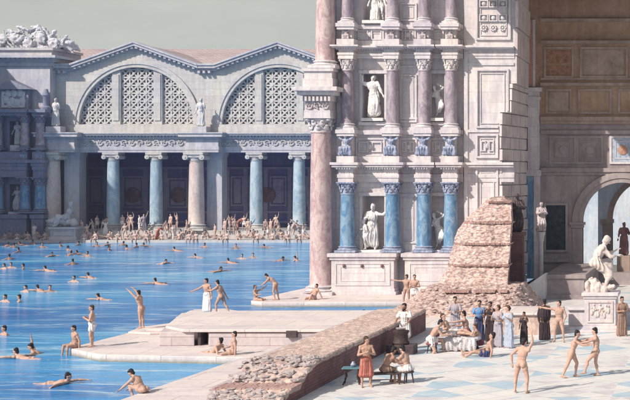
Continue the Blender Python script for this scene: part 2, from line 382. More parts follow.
def cloth_prims(J, mb, kind, infl=1.0):
    rt, fw, up = J['fr']; r2, f2, u2 = J['fr2']
    if kind in ('tunic', 'dress', 'cloak', 'top'):
        mb.ell(J['wst'] - up*.02, (.165*infl,.135*infl,.18), J['fr']); mb.ell(J['wst'] + u2*.13, (.195*infl,.155*infl,.195), J['fr2'])
        mb.cap(J['shL'], J['shR'], .080*infl, .080*infl); mb.cap(J['nk'] + u2*.015, J['nk'] + u2*.02, .07, .07)
        for sd in 'LR': mb.cap(J['sh'+sd], J['sh'+sd].lerp(J['el'+sd], .55 if kind != 'cloak' else 1.0), .082*infl, .075*infl)
        if kind == 'cloak':
            for sd in 'LR': mb.cap(J['el'+sd], J['wr'+sd], .08, .07)
            mb.ell(J['wst'] - fw*.06, (.22,.19,.32), J['fr'])
    if kind == 'top': return
    mb.ell(J['pel'] + up*.03, (.192*infl,.142*infl,.135), J['fr'])
    for s, sd in ((-1,'L'), (1,'R')): mb.ell(J['pel'] - up*.05 + rt*.085*s - fw*.065, (.10,.10,.10), J['fr'])
    fr = {'loin': (.42, 0), 'skirt': (1, .12), 'tunic': (.9, 0), 'dress': (1, .97), 'towel': (1, .72), 'longskirt': (1, .95), 'cloak': (1, .99)}[kind]
    for t in (0, .25, .5, .75, 1):
        hp = J['hpL'].lerp(J['hpR'], t); kn = J['knL'].lerp(J['knR'], t); an = J['anL'].lerp(J['anR'], t)
        mb.cap(hp, hp.lerp(kn, fr[0]), .112*infl, (.105 if fr[1] else .115)*infl)
        if fr[1]: mb.cap(kn, kn.lerp(an, fr[1]), .105*infl, .125*infl)
CACHE = {}
def figure_meshes(key, P, vox=.02, fing=False, cloth=(), hair=True, long=False, beard=False, bulk=1.0, eyes=False, hairmat=None):
    """returns (body mesh, hair mesh, [(cloth name, mesh)], lowest z)"""
    if key in CACHE: return CACHE[key]
    J = skeleton(P); mb = MB(); body_prims(J, mb, fing, bulk=bulk)
    me = remesh(mb, vox, 2 if vox < .015 else 1); low = min(v.co.z for v in me.vertices)
    if eyes:
        hr, hf, hu = J['hfr']; c = J['hd']
        e = MB()
        for s in (-1, 1): e.ell(c + hr*.032*s + hf*.090 + hu*.012, (.015,.010,.009), J['hfr'], 8, 6)
        n1 = len(e.f); e.ell(c + hf*.088 - hu*.058, (.026,.010,.008), J['hfr'], 8, 6)
        bm = bmesh.new(); bm.from_mesh(me); vs = [bm.verts.new(v) for v in e.v]
        for i, f in enumerate(e.f):
            try:
                q = bm.faces.new([vs[k] for k in f]); q.smooth = True; q.material_index = 1 if i < n1 else 2
            except ValueError: pass
        bm.to_mesh(me); bm.free()
    hm = None
    if hair:
        h = MB(); hair_prims(J, h, long, beard); hm = remesh(h, .012 if vox < .015 else .02, 1)
    cl = []
    for nm, kind in cloth:
        c = MB(); cloth_prims(J, c, kind); cl.append((nm, remesh(c, .018 if vox < .015 else .03, 2, .011)))
    CACHE[key] = (me, hm, cl, low); return CACHE[key]
def setmat(me, *ms):
    me.materials.clear()
    for m in ms: me.materials.append(m)
def person(px, py, pose, yaw, label, z=0.0, skin=0, hair=0, cloth=(), group=None, key=None, vox=.012, fing=True, sit=None, scale=1.0, dz=0, long=False, beard=False, at=None, cat='person', bulk=1.07, sink=None):
    """feet (or seat) on height z under photo pixel px, py. sit: height of the seat above z (pelvis rests there)"""
    key = key or 'h%d' % len(CACHE)
    fresh = key not in CACHE
    if group is None: scale *= 1.10
    me, hm, cl, low = figure_meshes(key, pose, vox, fing, [(c[0], c[1]) for c in cloth], True, long, beard, bulk, eyes=fing)
    p = V(at) if at is not None else G(px, py, z)
    if sink is not None: pz = sink
    elif sit is not None: pz = z + sit + .135*scale
    else: pz = z - low*scale
    if fresh:
        setmat(me, SK[skin], EYE, LIP); setmat(hm, HR[hair])
        for (nm, m), c in zip(cl, cloth): setmat(m, c[2])
    o = bpy.data.objects.new('person', me); col.objects.link(o)
    o.location = (p.x, p.y, pz + dz); o.rotation_euler.z = R(yaw); o.scale = (scale,)*3
    tag(o, label, cat, group)
    h = bpy.data.objects.new('hair', hm); col.objects.link(h); h.parent = o
    for (nm, m) in cl:
        c = bpy.data.objects.new(nm, m); col.objects.link(c); c.parent = o
    return o
def statue_mesh(key, P, mat_, kinds=(), vox=.035, fold=.02, extra=None, bulk=1.1):
    J = skeleton(P); mb = MB(); body_prims(J, mb, False, bulk=bulk); hair_prims(J, mb)
    for k in kinds: cloth_prims(J, mb, k, 1.05)
    if extra: extra(J, mb)
    me = remesh(mb, vox, 1, fold); setmat(me, mat_); low = min(v.co.z for v in me.vertices); me['low'] = low
    return me
def put(name, me, parent, loc, rz=0, s=1.0):
    """link mesh as a child, loc in world coordinates, resting its lowest point at loc.z"""
    o = bpy.data.objects.new(name, me); col.objects.link(o); o.parent = parent
    o.location = V(loc) - rootloc(parent) + V((0,0,-me['low']*s)); o.rotation_euler.z = R(rz); o.scale = (s,)*3
    return o

# ------------------------------------------------------------------ architectural helpers
def corinthian(mb, cx, cy, z0, h, r):
    mb.lathe((cx,cy,z0), [(r*1.06,0),(r*1.06,.06*h),(r*.98,.08*h),(r*.95,.3*h),(r*1.0,.6*h),(r*1.25,.86*h)], 16)
    for row, (zz, n, rr, hh) in enumerate(((.10,8,1.08,.34),(.38,8,1.14,.34))):
        for i in range(n):
            a = 2*math.pi*(i + .5*row)/n; ca, sa = math.cos(a), math.sin(a)
            fr = (V((-sa,ca,0)), V((ca,sa,0)), V((0,0,1)))
            mb.ell((cx+ca*r*rr, cy+sa*r*rr, z0+h*(zz+hh*.5)), (r*.30, r*.13, h*hh*.56), fr, 7, 5)
            mb.ell((cx+ca*r*(rr+.16), cy+sa*r*(rr+.16), z0+h*(zz+hh*.92)), (r*.20, r*.13, h*.07), fr, 6, 4)
    for sx in (-1,1):
        for sy in (-1,1): mb.ell((cx+sx*r*1.08, cy+sy*r*1.08, z0+h*.80), (r*.22,r*.22,h*.12), None, 8, 6)
    mb.box(cx-r*1.38, cx+r*1.38, cy-r*1.38, cy+r*1.38, z0+h*.88, z0+h)
def ionic(mb, cx, cy, z0, h, r):
    mb.lathe((cx,cy,z0), [(r*.93,0),(r*1.0,.12*h),(r*.95,.2*h),(r*1.22,.55*h)], 16)
    mb.box(cx-r*1.25, cx+r*1.25, cy-r*1.12, cy+r*1.12, z0+h*.42, z0+h*.72)
    for s in (-1,1):
        mb.tube([(cx+s*r*1.22, cy-r*1.25, z0+h*.42), (cx+s*r*1.22, cy+r*1.25, z0+h*.42)], r*.40, 12)
        mb.tube([(cx+s*r*1.22, cy-r*1.33, z0+h*.42), (cx+s*r*1.22, cy-r*1.2, z0+h*.42)], r*.15, 8)
    mb.box(cx-r*1.45, cx+r*1.45, cy-r*1.3, cy+r*1.3, z0+h*.72, z0+h)
def column(parent, cx, cy, z0, z1, r, m, bm, order='c', hc=None, hb=None, n=22, name='column'):
    hc = hc or r*1.9; hb = hb or r*.9
    s = MB(); zs, ze = z0+hb, z1-hc
    s.lathe((cx,cy,0), [(r*1.06, zs), (r*1.0, zs+.08)] + [(r*(1.0 - .14*t**1.7), zs+.08+(ze-zs-.16)*t) for t in (.2,.4,.6,.8,1)] + [(r*.93, ze-.06), (r*.93, ze)], n)
    c = s.build(name, m, parent, True)
    k = MB(); (corinthian if order == 'c' else ionic)(k, cx, cy, ze, hc, r*.88); k.build('capital', bm, c, True)
    b = MB(); b.box(cx-r*1.4, cx+r*1.4, cy-r*1.4, cy+r*1.4, z0, z0+hb*.35)
    b.lathe((cx,cy,z0+hb*.35), [(r*1.32,0),(r*1.4,hb*.1),(r*1.32,hb*.2),(r*1.15,hb*.26),(r*1.1,hb*.38),(r*1.22,hb*.46),(r*1.24,hb*.54),(r*1.08,hb*.65)], 18)
    b.build('base', bm, c, True); return c
def run(mb, x0, x1, y1, yf, layers, e=0, side=True):
    """stack of mouldings: layers (z0, z1, projection) in front of yf, back to y1"""
    for z0, z1, p in layers: mb.box(x0-(p if side else 0)-e, x1+(p if side else 0)+e, yf-p, y1, z0-e, z1+e)
def dentils(mb, x0, x1, yf, z0, z1, w, gap, p):
    x = x0
    while x + w <= x1 + 1e-3:
        mb.box(x, x+w, yf-p, yf+.02, z0, z1); x += w+gap
def frame(mb, x0, x1, z0, z1, y, w, p):
    mb.box(x0, x1, y-p, y+.01, z0, z0+w); mb.box(x0, x1, y-p, y+.01, z1-w, z1)
    mb.box(x0, x0+w, y-p+.003, y+.01, z0+w, z1-w); mb.box(x1-w, x1, y-p+.003, y+.01, z0+w, z1-w)
def scroll_frieze(mb, x0, x1, y, zc, h, r):
    n = max(1, round((x1-x0)/(h*1.1))); dx = (x1-x0)/n
    for i in range(n):
        s = 1 if i % 2 else -1; cx = x0+dx*(i+.5)
        pts = [(cx + math.cos(t)*h*.42*(1-t/9), y - .04, zc + s*math.sin(t)*h*.42*(1-t/9)) for t in [k*.55 for k in range(13)]]
        mb.tube(pts, [r*(1.1-.05*k) for k in range(13)], 6)
        for k in range(5):
            a = k*1.3+i; mb.ell((cx+math.cos(a)*h*.34, y-.04, zc+math.sin(a)*h*.34), (h*.13,.07,h*.09), None, 6, 5)
        mb.ell((cx, y-.05, zc), (h*.10,.08,h*.10), None, 6, 5)
def rosette(mb, cx, y, cz, r):
    mb.ell((cx,y,cz), (r*.3,.08,r*.3), None, 8, 6)
    for k in range(8):
        a = k*math.pi/4; mb.ell((cx+math.cos(a)*r*.62, y, cz+math.sin(a)*r*.62), (r*.26,.06,r*.26), None, 7, 5)
def ring(mb, cx, zc, r0, r1, y0, y1, a0=0, a1=math.pi, n=48):
    vs = []; fs = []
    for k in range(n+1):
        a = a0+(a1-a0)*k/n; c, s = math.cos(a), math.sin(a)
        vs += [(cx+c*r0,y0,zc+s*r0), (cx+c*r1,y0,zc+s*r1), (cx+c*r1,y1,zc+s*r1), (cx+c*r0,y1,zc+s*r0)]
    for k in range(n):
        for j in range(4): fs.append((k*4+j, k*4+(j+1)%4, k*4+4+(j+1)%4, k*4+4+j))
    fs += [(0,3,2,1), (n*4,n*4+1,n*4+2,n*4+3)]
    mb.add(vs, fs)
def arch_wall(mb, x0, x1, cx, r, zs, top, y0, y1, zbot=None):
    """wall from x0 to x1 with a round-headed opening; zbot None: lunette (opening stands on zs), else jambs go down to zbot"""
    xs = {x0, x1} | {cx + r*math.cos(math.pi*k/44) for k in range(45)} | {x0+(x1-x0)*k/30 for k in range(31)}
    xs = sorted(x for x in xs if x0 <= x <= x1)
    def bot(x, side):
        d = abs(x-cx)
        if d < r-1e-6: return zs + math.sqrt(max(0, r*r-d*d))
        if abs(d-r) <= 1e-6: return zs if (x < cx) == (side > 0) else (zs if zbot is None else zbot)
        return zs if zbot is None else zbot
    for a, b in zip(xs, xs[1:]):
        if b-a < 1e-6: continue
        za, zb, ta, tb = bot(a, 1), bot(b, -1), top(a), top(b)
        mb.add([(a,y0,za),(b,y0,zb),(b,y0,tb),(a,y0,ta),(a,y1,za),(b,y1,zb),(b,y1,tb),(a,y1,ta)],
               [(0,1,2,3),(5,4,7,6),(0,4,5,1),(3,2,6,7)] + ([(0,3,7,4)] if a == xs[0] else []) + ([(1,5,6,2)] if b == xs[-1] else []))
        if zbot is not None:
            for q in (cx-r, cx+r):
                if abs(a-q) < 1e-6 or abs(b-q) < 1e-6: mb.add([(q,y0,zbot),(q,y1,zbot),(q,y1,zs),(q,y0,zs)], [(0,1,2,3)])
#@@PART2
# ------------------------------------------------------------------ setting
def slabobj(name, pts, z0, z1, m, kind='structure', bev=0):
    o = MB().slab(pts, z0, z1).build(name, m, bev=bev); tag(o, kind=kind); return o
tag(MB().slab([(-260,-60),(200,-60),(200,420),(-260,420)], -3.2, -3.0).build('ground', TER), kind='structure')
tag(MB().slab([(-130,20),(-14.6,20),(-14.6,159.6),(-130,159.6)], WZ-.02, WZ).build('pool_water', WATER), kind='structure')
def pg(*q, z=0): return [(G(px, py, z).x, G(px, py, z).y) for px, py in q]
slabobj('plaza_pavement', [(-15.3,20),(60,20),(60,95.5),(-15.3,95.5)], -1.5, 0, PAVE)
slabobj('far_bank_pavement', [(-130,159.5),(-10,159.5),(-10,190),(-130,190)], -1.5, 0, FSL)
slabobj('pool_ledge', pg((251,300.5),(256,298.6),(305,288)) + [(X(306,94),94),(-15.3,94),(-15.3,82.4),(G(300,302).x,82.2)] + pg((262,302.3)), -1.5, 0, TER, bev=.05)
slabobj('pool_terrace', pg((70,348.5),(76,346),(141,329.5),(200,326)) + [(-17.2,68)] + [(-17.2,57.6)] + pg((226,357),(100,354.5)), -1.5, 0, TER, bev=.04)
slabobj('pool_walkway', [(-21.5,44),(-22.0,38),(-17.2,38),(-17.2,57.55),(-20.9,57.55)], -1.5, -.004, TER, bev=.04)
slabobj('plaza_apron', [(-17.7,67.3),(-15.2,67.3),(-15.2,82.5),(-17.7,82.5)], -1.5, -.006, TER)
YB = 61.2
plat = empty('stone_platform', (X(250,65), 65, 0), 'broad raised platform of pale stone blocks between the two pool inlets', 'platform')
b = MB(); xb0 = X(209, YB); b.slab([(xb0,YB),(-17.2,YB),(-17.2,69.6),(X(240,69.2)-.2,69.4),(X(200,68),68.2),(X(207,62.6),62.6)], 0.0, .62); b.build('block_core', TERB, plat, bev=.03)
b = MB(); b.slab([(X(166,62),YB+.05),(X(194,YB),YB+.05),(X(192,63.5),63.5),(X(166,63.5),63.4)], 0, .66); b.build('end_block', TERB, plat, bev=.04)
b = MB(); b.slab([(X(164,62.3),62.5),(X(193,62.3),YB-.1),(-17.2,YB-.1),(-17.2,69.7),(X(238,69.2),69.5),(X(183,68.5),68.3)], .66, .80); b.build('top_slab', TER, plat, bev=.03)
b = MB(); b.box(X(196,YB), X(199,YB), YB+.2, YB+1.6, .0, .655); b.build('slot_shade', BRZ, plat)  # dark box standing in for the shade inside the open slot
b = MB(); b.box(X(303,63.5), X(313,63.5), YB-.22, YB-.02, .42, .74); b.build('outlet_block', BRZ, plat)
for (a0, a1, y0, y1, z0, z1) in ((139,173,65.0,66.6,.0,.16),(146,172,64.9,66.2,.16,.30)):
    pass
st = empty('pool_steps', (X(158,66), 66, 0), 'low curved stone steps where the diver stands at the water', 'steps')
MB().slab(pg((128,334),(141,329),(172,325),(196,326),(194,333),(150,335)), 0, .12).build('step', TER, st, bev=.03)
MB().slab(pg((146,331.5),(172,326.5),(186,327),(176,331.5), z=.12), .12, .26).build('step', TER, st, bev=.03)
st = empty('pool_steps', (X(200,69.5), 69.5, 0), 'low stone steps at the platform corner under the two dancing bathers', 'steps')
MB().slab(pg((176,320),(190,313.5),(226,312),(240,314),(230,321)), -.6, .18).build('step', TER, st, bev=.03)
MB().slab(pg((184,317.5),(194,312.5),(226,311.5),(232,317.5), z=.18), .18, .36).build('step', TER, st, bev=.03)

# ------------------------------------------------------------------ far bath hall across the pool
YF = 165.0; sf = F/YF
fx = lambda px: X(px, YF); fz = lambda py: Z(py, YF)
hall = empty('bath_hall', (fx(200), YF, 0), 'long pale hall with lattice arch windows above a dark colonnade across the pool', 'building')
xL, xR = fx(50), fx(420)
b = MB(); b.box(fx(78), fx(420), 162.0, 175.9, .004, .5); b.box(fx(77.5), fx(420), 162.9, 175.95, .5, 1.0); b.box(fx(50), fx(66), 162.2, 166, .004, 1.0); b.build('stylobate', FSL, hall)
C1, C2, C3 = fx(136.5), fx(279.5), fx(422.5)
zs, rW = fz(124.5), 57.5/sf
zpk, zev = fz(48.5), fz(71)
def gable(c):
    hw = 62.5/sf
    return lambda x: zev + max(0, 1-abs(x-c)/hw)*(zpk-zev)
w = MB()
arch_wall(w, xL, fx(208), C1, rW, zs, gable(C1), YF, YF+1.3); arch_wall(w, fx(208), fx(351), C2, rW, zs, gable(C2), YF, YF+1.3)
w.box(fx(351), xR, YF, YF+1.3, zs, zev)
w.build('upper_wall', FSL, hall)
b = MB(); run(b, xL, xR, YF+1.3, YF-.25, [(fz(133), fz(127), .1), (fz(127), zs-.004, .0)]); b.build('sill_course', FSL, hall)
for c in (C1, C2):
    a = MB(); ring(a, c, zs, rW-.05, rW+.35, YF-.18, YF+.6); ring(a, c, zs, rW+.35, rW+.80, YF-.30, YF+.1); a.build('archivolt', FSL, hall, True)
    g = MB(); hw = 63.5/sf
    for s in (-1, 1):
        for (d0, d1, p) in ((0,.28,.45),(.28,.62,.95),(.62,.85,1.1)):
            q = [(c, zpk+d0), (c+s*hw, zev+d0), (c+s*hw, zev+d1), (c, zpk+d1)]
            g.prism(q if s < 0 else q[::-1], YF-p, YF+1.35)
    g.build('gable_cornice', FS, hall)
    d = MB(); n = 26
    for k in range(n):
        t = (k+.5)/n*2-1; x = c+t*hw*.97; z = zev+(1-abs(t)*.97)*(zpk-zev)
        d.box(x-.16, x+.16, YF-.80, YF+.02, z+.02, z+.30)
    d.build('bracket_row', FS, hall)
    rf = MB(); rf.prism([(c-hw, zev+.6), (c+hw, zev+.6), (c, zpk+.70)], YF+1.4, YF+14); rf.build('gable_roof', ROOF, hall)
b = MB()
for a0, a1 in ((50,72.5),(199.5,216.5),(342,420)):
    run(b, fx(a0), fx(a1), YF+1.3, YF, [(zev-.02, zev+.3, .4), (zev+.3, zev+.64, .9), (zev+.64, zev+.87, 1.05)], side=False); dentils(b, fx(a0), fx(a1), YF, zev-.32, zev-.02, .3, .35, .7)
b.build('eaves_cornice', FS, hall)
r_ = MB(); xa, xb_ = fx(20)-4, xR+4
r_.add([(xa,YF+3,zev+.3),(xb_,YF+3,zev+.3),(xb_,YF+21,Z(49,YF+21)),(xa,YF+21,Z(49,YF+21)),(xb_,YF+30,zev),(xa,YF+30,zev)], [(0,1,2,3),(3,2,4,5),(0,3,5),(1,4,2),(0,5,4,1)])
r_.build('main_roof', ROOF, hall)
# lattice windows
for c in (C1, C2):
    for s in (-1, 1): wd = MB(); wd.box(c+s*2.65-.55, c+s*2.65+.55, YF+.1, YF+.75, zs, zs+math.sqrt(rW**2-3.2**2)+.3); wd.box(c+s*2.65-.38, c+s*2.65+.38, YF-.02, YF+.2, zs+.5, zs+math.sqrt(rW**2-3.2**2)-.2); wd.build('window_mullion', FSL, hall)
    for x0, x1 in ((-rW, -3.2), (-2.1, 2.1), (3.2, rW)):
        nx = max(1, round((x1-x0)/1.0)); cx = (x1-x0)/nx; nz = 8; cz = 1.0; L = MB()
        def bar(xa, za, xb, zb, t):
            mx, mz = (xa+xb)/2, (za+zb)/2
            if mx*mx+mz*mz > (rW-.02)**2 or mz < 0: return
            d = V((xb-xa, zb-za)).normalized(); nn = V((-d.y, d.x))*t
            q = [(c+xa+nn.x, zs+za+nn.y), (c+xa-nn.x, zs+za-nn.y), (c+xb-nn.x, zs+zb-nn.y), (c+xb+nn.x, zs+zb+nn.y)]
            L.prism(q, YF+.36+t, YF+.52-t)
        for i in range(nx+1):
            for j in range(nz):
                x = x0+i*cx; z = j*cz
                bar(x, z, x, z+.5, .105); bar(x, z+.5, x, z+1, .105)
                if i < nx:
                    bar(x, z, x+cx/2, z, .10); bar(x+cx/2, z, x+cx, z, .10)
                    bar(x, z, x+cx/2, z+.5, .11); bar(x+cx/2, z+.5, x+cx, z+1, .11); bar(x, z+1, x+cx/2, z+.5, .106); bar(x+cx/2, z+.5, x+cx, z, .106)
        for i in range(nx+1):
            for j in range(nz+1):
                x, z = x0+i*cx, j*cz
                for (ax, az) in ((x, z), (x+cx/2, z+.5)):
                    if ax*ax+az*az < (rW-.1)**2 and ax <= x1: L.prism([(c+ax+.17*math.cos(q*math.pi/4), zs+az+.17*math.sin(q*math.pi/4)) for q in range(8)], YF+.33, YF+.55)
        L.build('window_lattice', FSL, hall)
# entablature and colonnade
zA, zFr, zCo, zT = fz(152.5), fz(147), fz(139), fz(133)
b = MB(); run(b, xL, xR, YF+1.3, YF-.6, [(zA, zA+.3, 0), (zA+.3, zFr, .07), (zFr, zCo, -.05), (zCo, zCo+.22, .2), (zCo+.42, zCo+.62, .65), (zCo+.62, zT, .8)], side=False)
b.box(xL, xR, YF-.75, YF+1.3, zCo+.22, zCo+.42)
for p in (58, 200.5, 343):
    run(b, fx(p)-1.15, fx(p)+3.0, YF, YF-1.9, [(zA, zA+.3, 0), (zA+.3, zFr, .07), (zFr, zCo, -.05), (zCo, zCo+.22, .2), (zCo+.22, zCo+.62, .65), (zCo+.62, zT, .8)], e=.006)
b.build('entablature', FS, hall)
b = MB(); dentils(b, xL, xR, YF-.75, zCo+.22, zCo+.42, .22, .2, .25); b.build('dentil_row', FS, hall)
b = MB()
for a0, a1 in ((82,194),(225,336)): scroll_frieze(b, fx(a0), fx(a1), YF-.58, (zFr+zCo)/2, (zCo-zFr)*.92, .09)
b.build('carved_frieze', FSL, hall, True)
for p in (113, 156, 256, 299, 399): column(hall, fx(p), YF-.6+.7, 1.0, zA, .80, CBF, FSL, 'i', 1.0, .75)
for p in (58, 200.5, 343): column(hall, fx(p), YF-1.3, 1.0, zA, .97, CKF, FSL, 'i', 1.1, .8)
for p in (72.5, 215, 357.5):
    b = MB(); b.box(fx(p)-.95, fx(p)+.95, YF-.2, YF+1.6, 0, zA-.55); b.box(fx(p)-1.1, fx(p)+1.1, YF-.35, YF+1.7, 0, .5); run(b, fx(p)-.95, fx(p)+.95, YF+1.6, YF-.2, [(zA-.55, zA-.3, .12), (zA-.3, zA-.004, .25)])
    b.build('pier', FS, hall)
YK = YF+10
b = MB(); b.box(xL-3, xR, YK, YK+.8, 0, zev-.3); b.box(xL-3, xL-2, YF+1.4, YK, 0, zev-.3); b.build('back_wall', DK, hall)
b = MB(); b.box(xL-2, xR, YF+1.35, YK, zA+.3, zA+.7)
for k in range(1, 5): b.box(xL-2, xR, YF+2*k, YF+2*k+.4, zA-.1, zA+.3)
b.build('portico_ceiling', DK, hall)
kx = lambda px: X(px, YK); kz = lambda py: Z(py, YK)
b = MB()
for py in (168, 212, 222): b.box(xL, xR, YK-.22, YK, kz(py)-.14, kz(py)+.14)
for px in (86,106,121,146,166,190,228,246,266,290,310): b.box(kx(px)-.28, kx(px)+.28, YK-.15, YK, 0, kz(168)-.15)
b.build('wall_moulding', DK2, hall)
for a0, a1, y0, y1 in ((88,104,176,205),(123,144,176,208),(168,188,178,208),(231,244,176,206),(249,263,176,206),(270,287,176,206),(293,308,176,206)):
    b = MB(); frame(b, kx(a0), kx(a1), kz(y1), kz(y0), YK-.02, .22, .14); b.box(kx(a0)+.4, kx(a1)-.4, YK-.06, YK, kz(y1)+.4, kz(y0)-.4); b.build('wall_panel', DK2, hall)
for px in (133.5, 268, 179):
    b = MB(); b.lathe((0,0,0), [(1.05,0),(1.05,.12),(.9,.2),(.2,.24)], 24)
    b.v = [(kx(px)+x, YK-.12-z, kz(195)+y) for x,y,z in b.v]; b.build('medallion', MED, hall, True)

MB().box(xL, xR, YF+2.6, YF+3.0, zA+.75, zev-.4).build('upper_room_wall', PV, hall)
# facade statues
ST_STAND = dict(aL=((-.45,.2,-1),(.5,.7,.2)), aR=((.3,.1,-1),(.2,.5,-1)), lL=((-.1,.25,-1),(0,-.25,-1)), lR=((.1,-.02,-1),(0,0,-1)), tor=(.05,0,1))
ST_TOGA = dict(aL=((-.3,.3,-1),(-.3,.9,.4)), aR=((.35,-.1,-1),(.15,.5,-.9)), lL=((-.1,.1,-1),(0,-.1,-1)))
ST_ARM = dict(aL=((-.9,.3,-.1),(-.5,.6,.5)), aR=((.6,.1,-.8),(-.5,.5,.2)), lR=((.15,.35,-1),(0,-.4,-1)), tor=(-.06,.03,1))
for px, lab in ((62,'weathered robed statue above the left pink column of the hall'),(206,'robed statue between the two lattice arch windows'),(348,'robed statue at the far end of the hall beside the tower')):
    s = empty('statue', (fx(px), YF-1.6, zT), lab, 'statue', 'statues standing on the hall cornice')
    MB().box(fx(px)-.95, fx(px)+.95, YF-2.3, YF-.9, zT, zT+.75).build('plinth', FS, s, bev=.06)
    put('figure', statue_mesh('toga', ST_TOGA, SMF, ('dress','cloak') if False else ('dress',)), s, (fx(px), YF-1.6, zT+.75), 180, 1.95)

# ------------------------------------------------------------------ left pavilion
YP = 163.5; px_ = lambda p: X(p, YP); pz = lambda p: Z(p, YP)
pav = empty('corner_pavilion', (px_(20), YP, 0), 'shaded two tiered corner pavilion with dark columns at the left end of the pool', 'building')
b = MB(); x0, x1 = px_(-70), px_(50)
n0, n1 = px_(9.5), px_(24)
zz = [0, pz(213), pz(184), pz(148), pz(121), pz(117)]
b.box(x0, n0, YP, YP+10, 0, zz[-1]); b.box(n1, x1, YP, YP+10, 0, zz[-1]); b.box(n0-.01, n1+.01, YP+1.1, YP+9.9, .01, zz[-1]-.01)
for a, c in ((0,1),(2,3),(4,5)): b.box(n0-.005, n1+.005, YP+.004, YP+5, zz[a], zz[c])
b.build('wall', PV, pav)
MB().box(x0+.01, x1-.01, YP+.03, YP+9.9, zz[-1]-.02, pz(62)).build('sunlit_attic_wall', FS, pav)  # paler stone stands for sunlight on the attic above the shaded wall
b = MB(); run(b, x0, x1, YP+10, YP, [(pz(66), pz(62), .25), (pz(62), pz(60), .5), (pz(58.5), pz(56), 1.3)]); b.box(x0, x1+.6, YP-.6, YP+10, pz(60), pz(58.5)); dentils(b, x0, x1+.6, YP-.6, pz(60), pz(58.5)+.0, .3, .3, .45)
run(b, x0, px_(50), YP+8, YP+.4, [(pz(56), pz(50), 0), (pz(50), pz(47.5), .3)]); b.build('cornice', FS, pav)
for a0, a1 in ((-40,-8),(2,33),(38,49.7)):
    b = MB()
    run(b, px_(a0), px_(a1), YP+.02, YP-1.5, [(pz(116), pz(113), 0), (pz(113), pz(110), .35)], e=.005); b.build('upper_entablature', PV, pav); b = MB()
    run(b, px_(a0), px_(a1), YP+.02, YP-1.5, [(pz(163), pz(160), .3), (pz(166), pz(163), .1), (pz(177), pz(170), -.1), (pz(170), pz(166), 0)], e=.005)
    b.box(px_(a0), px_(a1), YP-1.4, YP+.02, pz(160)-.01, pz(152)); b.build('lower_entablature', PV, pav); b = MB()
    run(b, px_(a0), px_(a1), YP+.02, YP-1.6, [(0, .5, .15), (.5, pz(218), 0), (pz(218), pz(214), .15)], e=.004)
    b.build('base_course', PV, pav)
b = MB()
b.prism([(px_(2)-.5, pz(90)), (px_(33)+.5, pz(90)), (px_(17.5), pz(81))], YP-1.6, YP+.02); b.prism([(px_(3), pz(110)), (px_(32), pz(110)), (px_(32), pz(90)), (px_(3), pz(90))], YP-.9, YP+.02)
b.build('pediment', PV, pav)
b = MB(); frame(b, px_(6), px_(29), pz(108), pz(92), YP-.9, .3, .15)
for k in range(9): b.ell((px_(10+2*k), YP-.95, pz(100)+.8*math.sin(k*2)), (.45,.2,.55), None, 8, 6)
b.build('carved_panel', SMP, pav, True)
for px in (2, 29, 44):
    column(pav, px_(px), YP-.9, pz(150), pz(116), .55, CP, PV, 'c', .95, .6, 16); column(pav, px_(px), YP-.9, pz(213), pz(177), .66, CB, PV, 'c', 1.1, .6, 16)
b = MB(); b.lathe((px_(48), YP-.5, pz(110)), [(.6,0),(.6,.3),(.35,.5),(.35,1.6),(.5,1.8),(.3,2.3),(.2,2.6)], 14); b.build('finial', PV, pav, True)
ATL = dict(tor=(0,.25,1), aL=((-.9,.1,.5),(.3,0,1)), aR=((.9,.1,.5),(-.3,0,1)), lL=((-.5,.8,-.2),(-.1,-.4,-1)), lR=((.5,.8,-.2),(.1,-.4,-1)))
am = statue_mesh('atlas', ATL, SCB, ('cloak',), .045, .03, bulk=1.25); am2 = am.copy(); setmat(am2, SCP); am2['low'] = am['low']
for px in (2, 29, 44): put('ornament_figure', am, pav, (px_(px), YP-1.1, pz(160)), 180, 1.0)
s = empty('statue', (px_(17), YP+.2, pz(148)), 'pale robed statue in the upper niche of the shaded left pavilion', 'statue')
MB().box(px_(12), px_(22), YP-.5, YP+.7, pz(148)-.4, pz(148)+.35).build('plinth', SMP, s); put('figure', statue_mesh('toga2', ST_STAND, SMP, ('dress',)), s, (px_(17), YP+.2, pz(148)+.35), 180, 1.65)
s = empty('statue', (px_(17), YP+.2, pz(214)), 'pale statue with one arm out in the lower niche of the shaded left pavilion', 'statue')
MB().box(px_(11), px_(23), YP-.7, YP+.7, pz(214), pz(214)+.3).build('plinth', SMP, s); put('figure', statue_mesh('arm', ST_ARM, SMP, ('towel',)), s, (px_(17), YP+.1, pz(214)+.3), 180, 1.75)
# rooftop trophies
tr = empty('rooftop_sculpture', (px_(25), YP+3, pz(47.5)), 'carved trophy group of reclining figures and shields crowning the left pavilion', 'sculpture')
RECL = dict(tor=(0,-.7,.75), hd=(0,-.3,1), lL=((-.2,1,.25),(0,.7,-.7)), lR=((.2,1,.05),(0,1,-.1)), aL=((-.4,-.3,-1),(-.2,.8,-.2)), aR=((.4,.8,.2),(0,1,.5)))
rm = statue_mesh('recl', RECL, SMP, ('dress',), .04, .03)
put('figure', rm, tr, (px_(6), YP+3, pz(46)), -90, 2.5); put('figure', rm, tr, (px_(34), YP+3, pz(46)), 90, 2.4); put('figure', rm, tr, (px_(20), YP+2.6, pz(41)), 100, 1.9); put('figure', rm, tr, (px_(50), YP+2.8, pz(46)), 80, 1.7)
b = MB()
for k in range(70):
    x = px_(-22+1.22*k); a = random.uniform(-1.2,1.2); fr = (V((math.cos(a),0,math.sin(a))), V((0,1,0)), V((-math.sin(a),0,math.cos(a))))
    top = .5+2.6*math.exp(-((k/1.9-16)/12)**2)
    c_ = (x, YP+2.6+random.random()*1.2, pz(47)+random.uniform(.1, top)); b.ell(c_, (random.uniform(.5,1.1), .35, random.uniform(.16,.34)), fr, 9, 6)
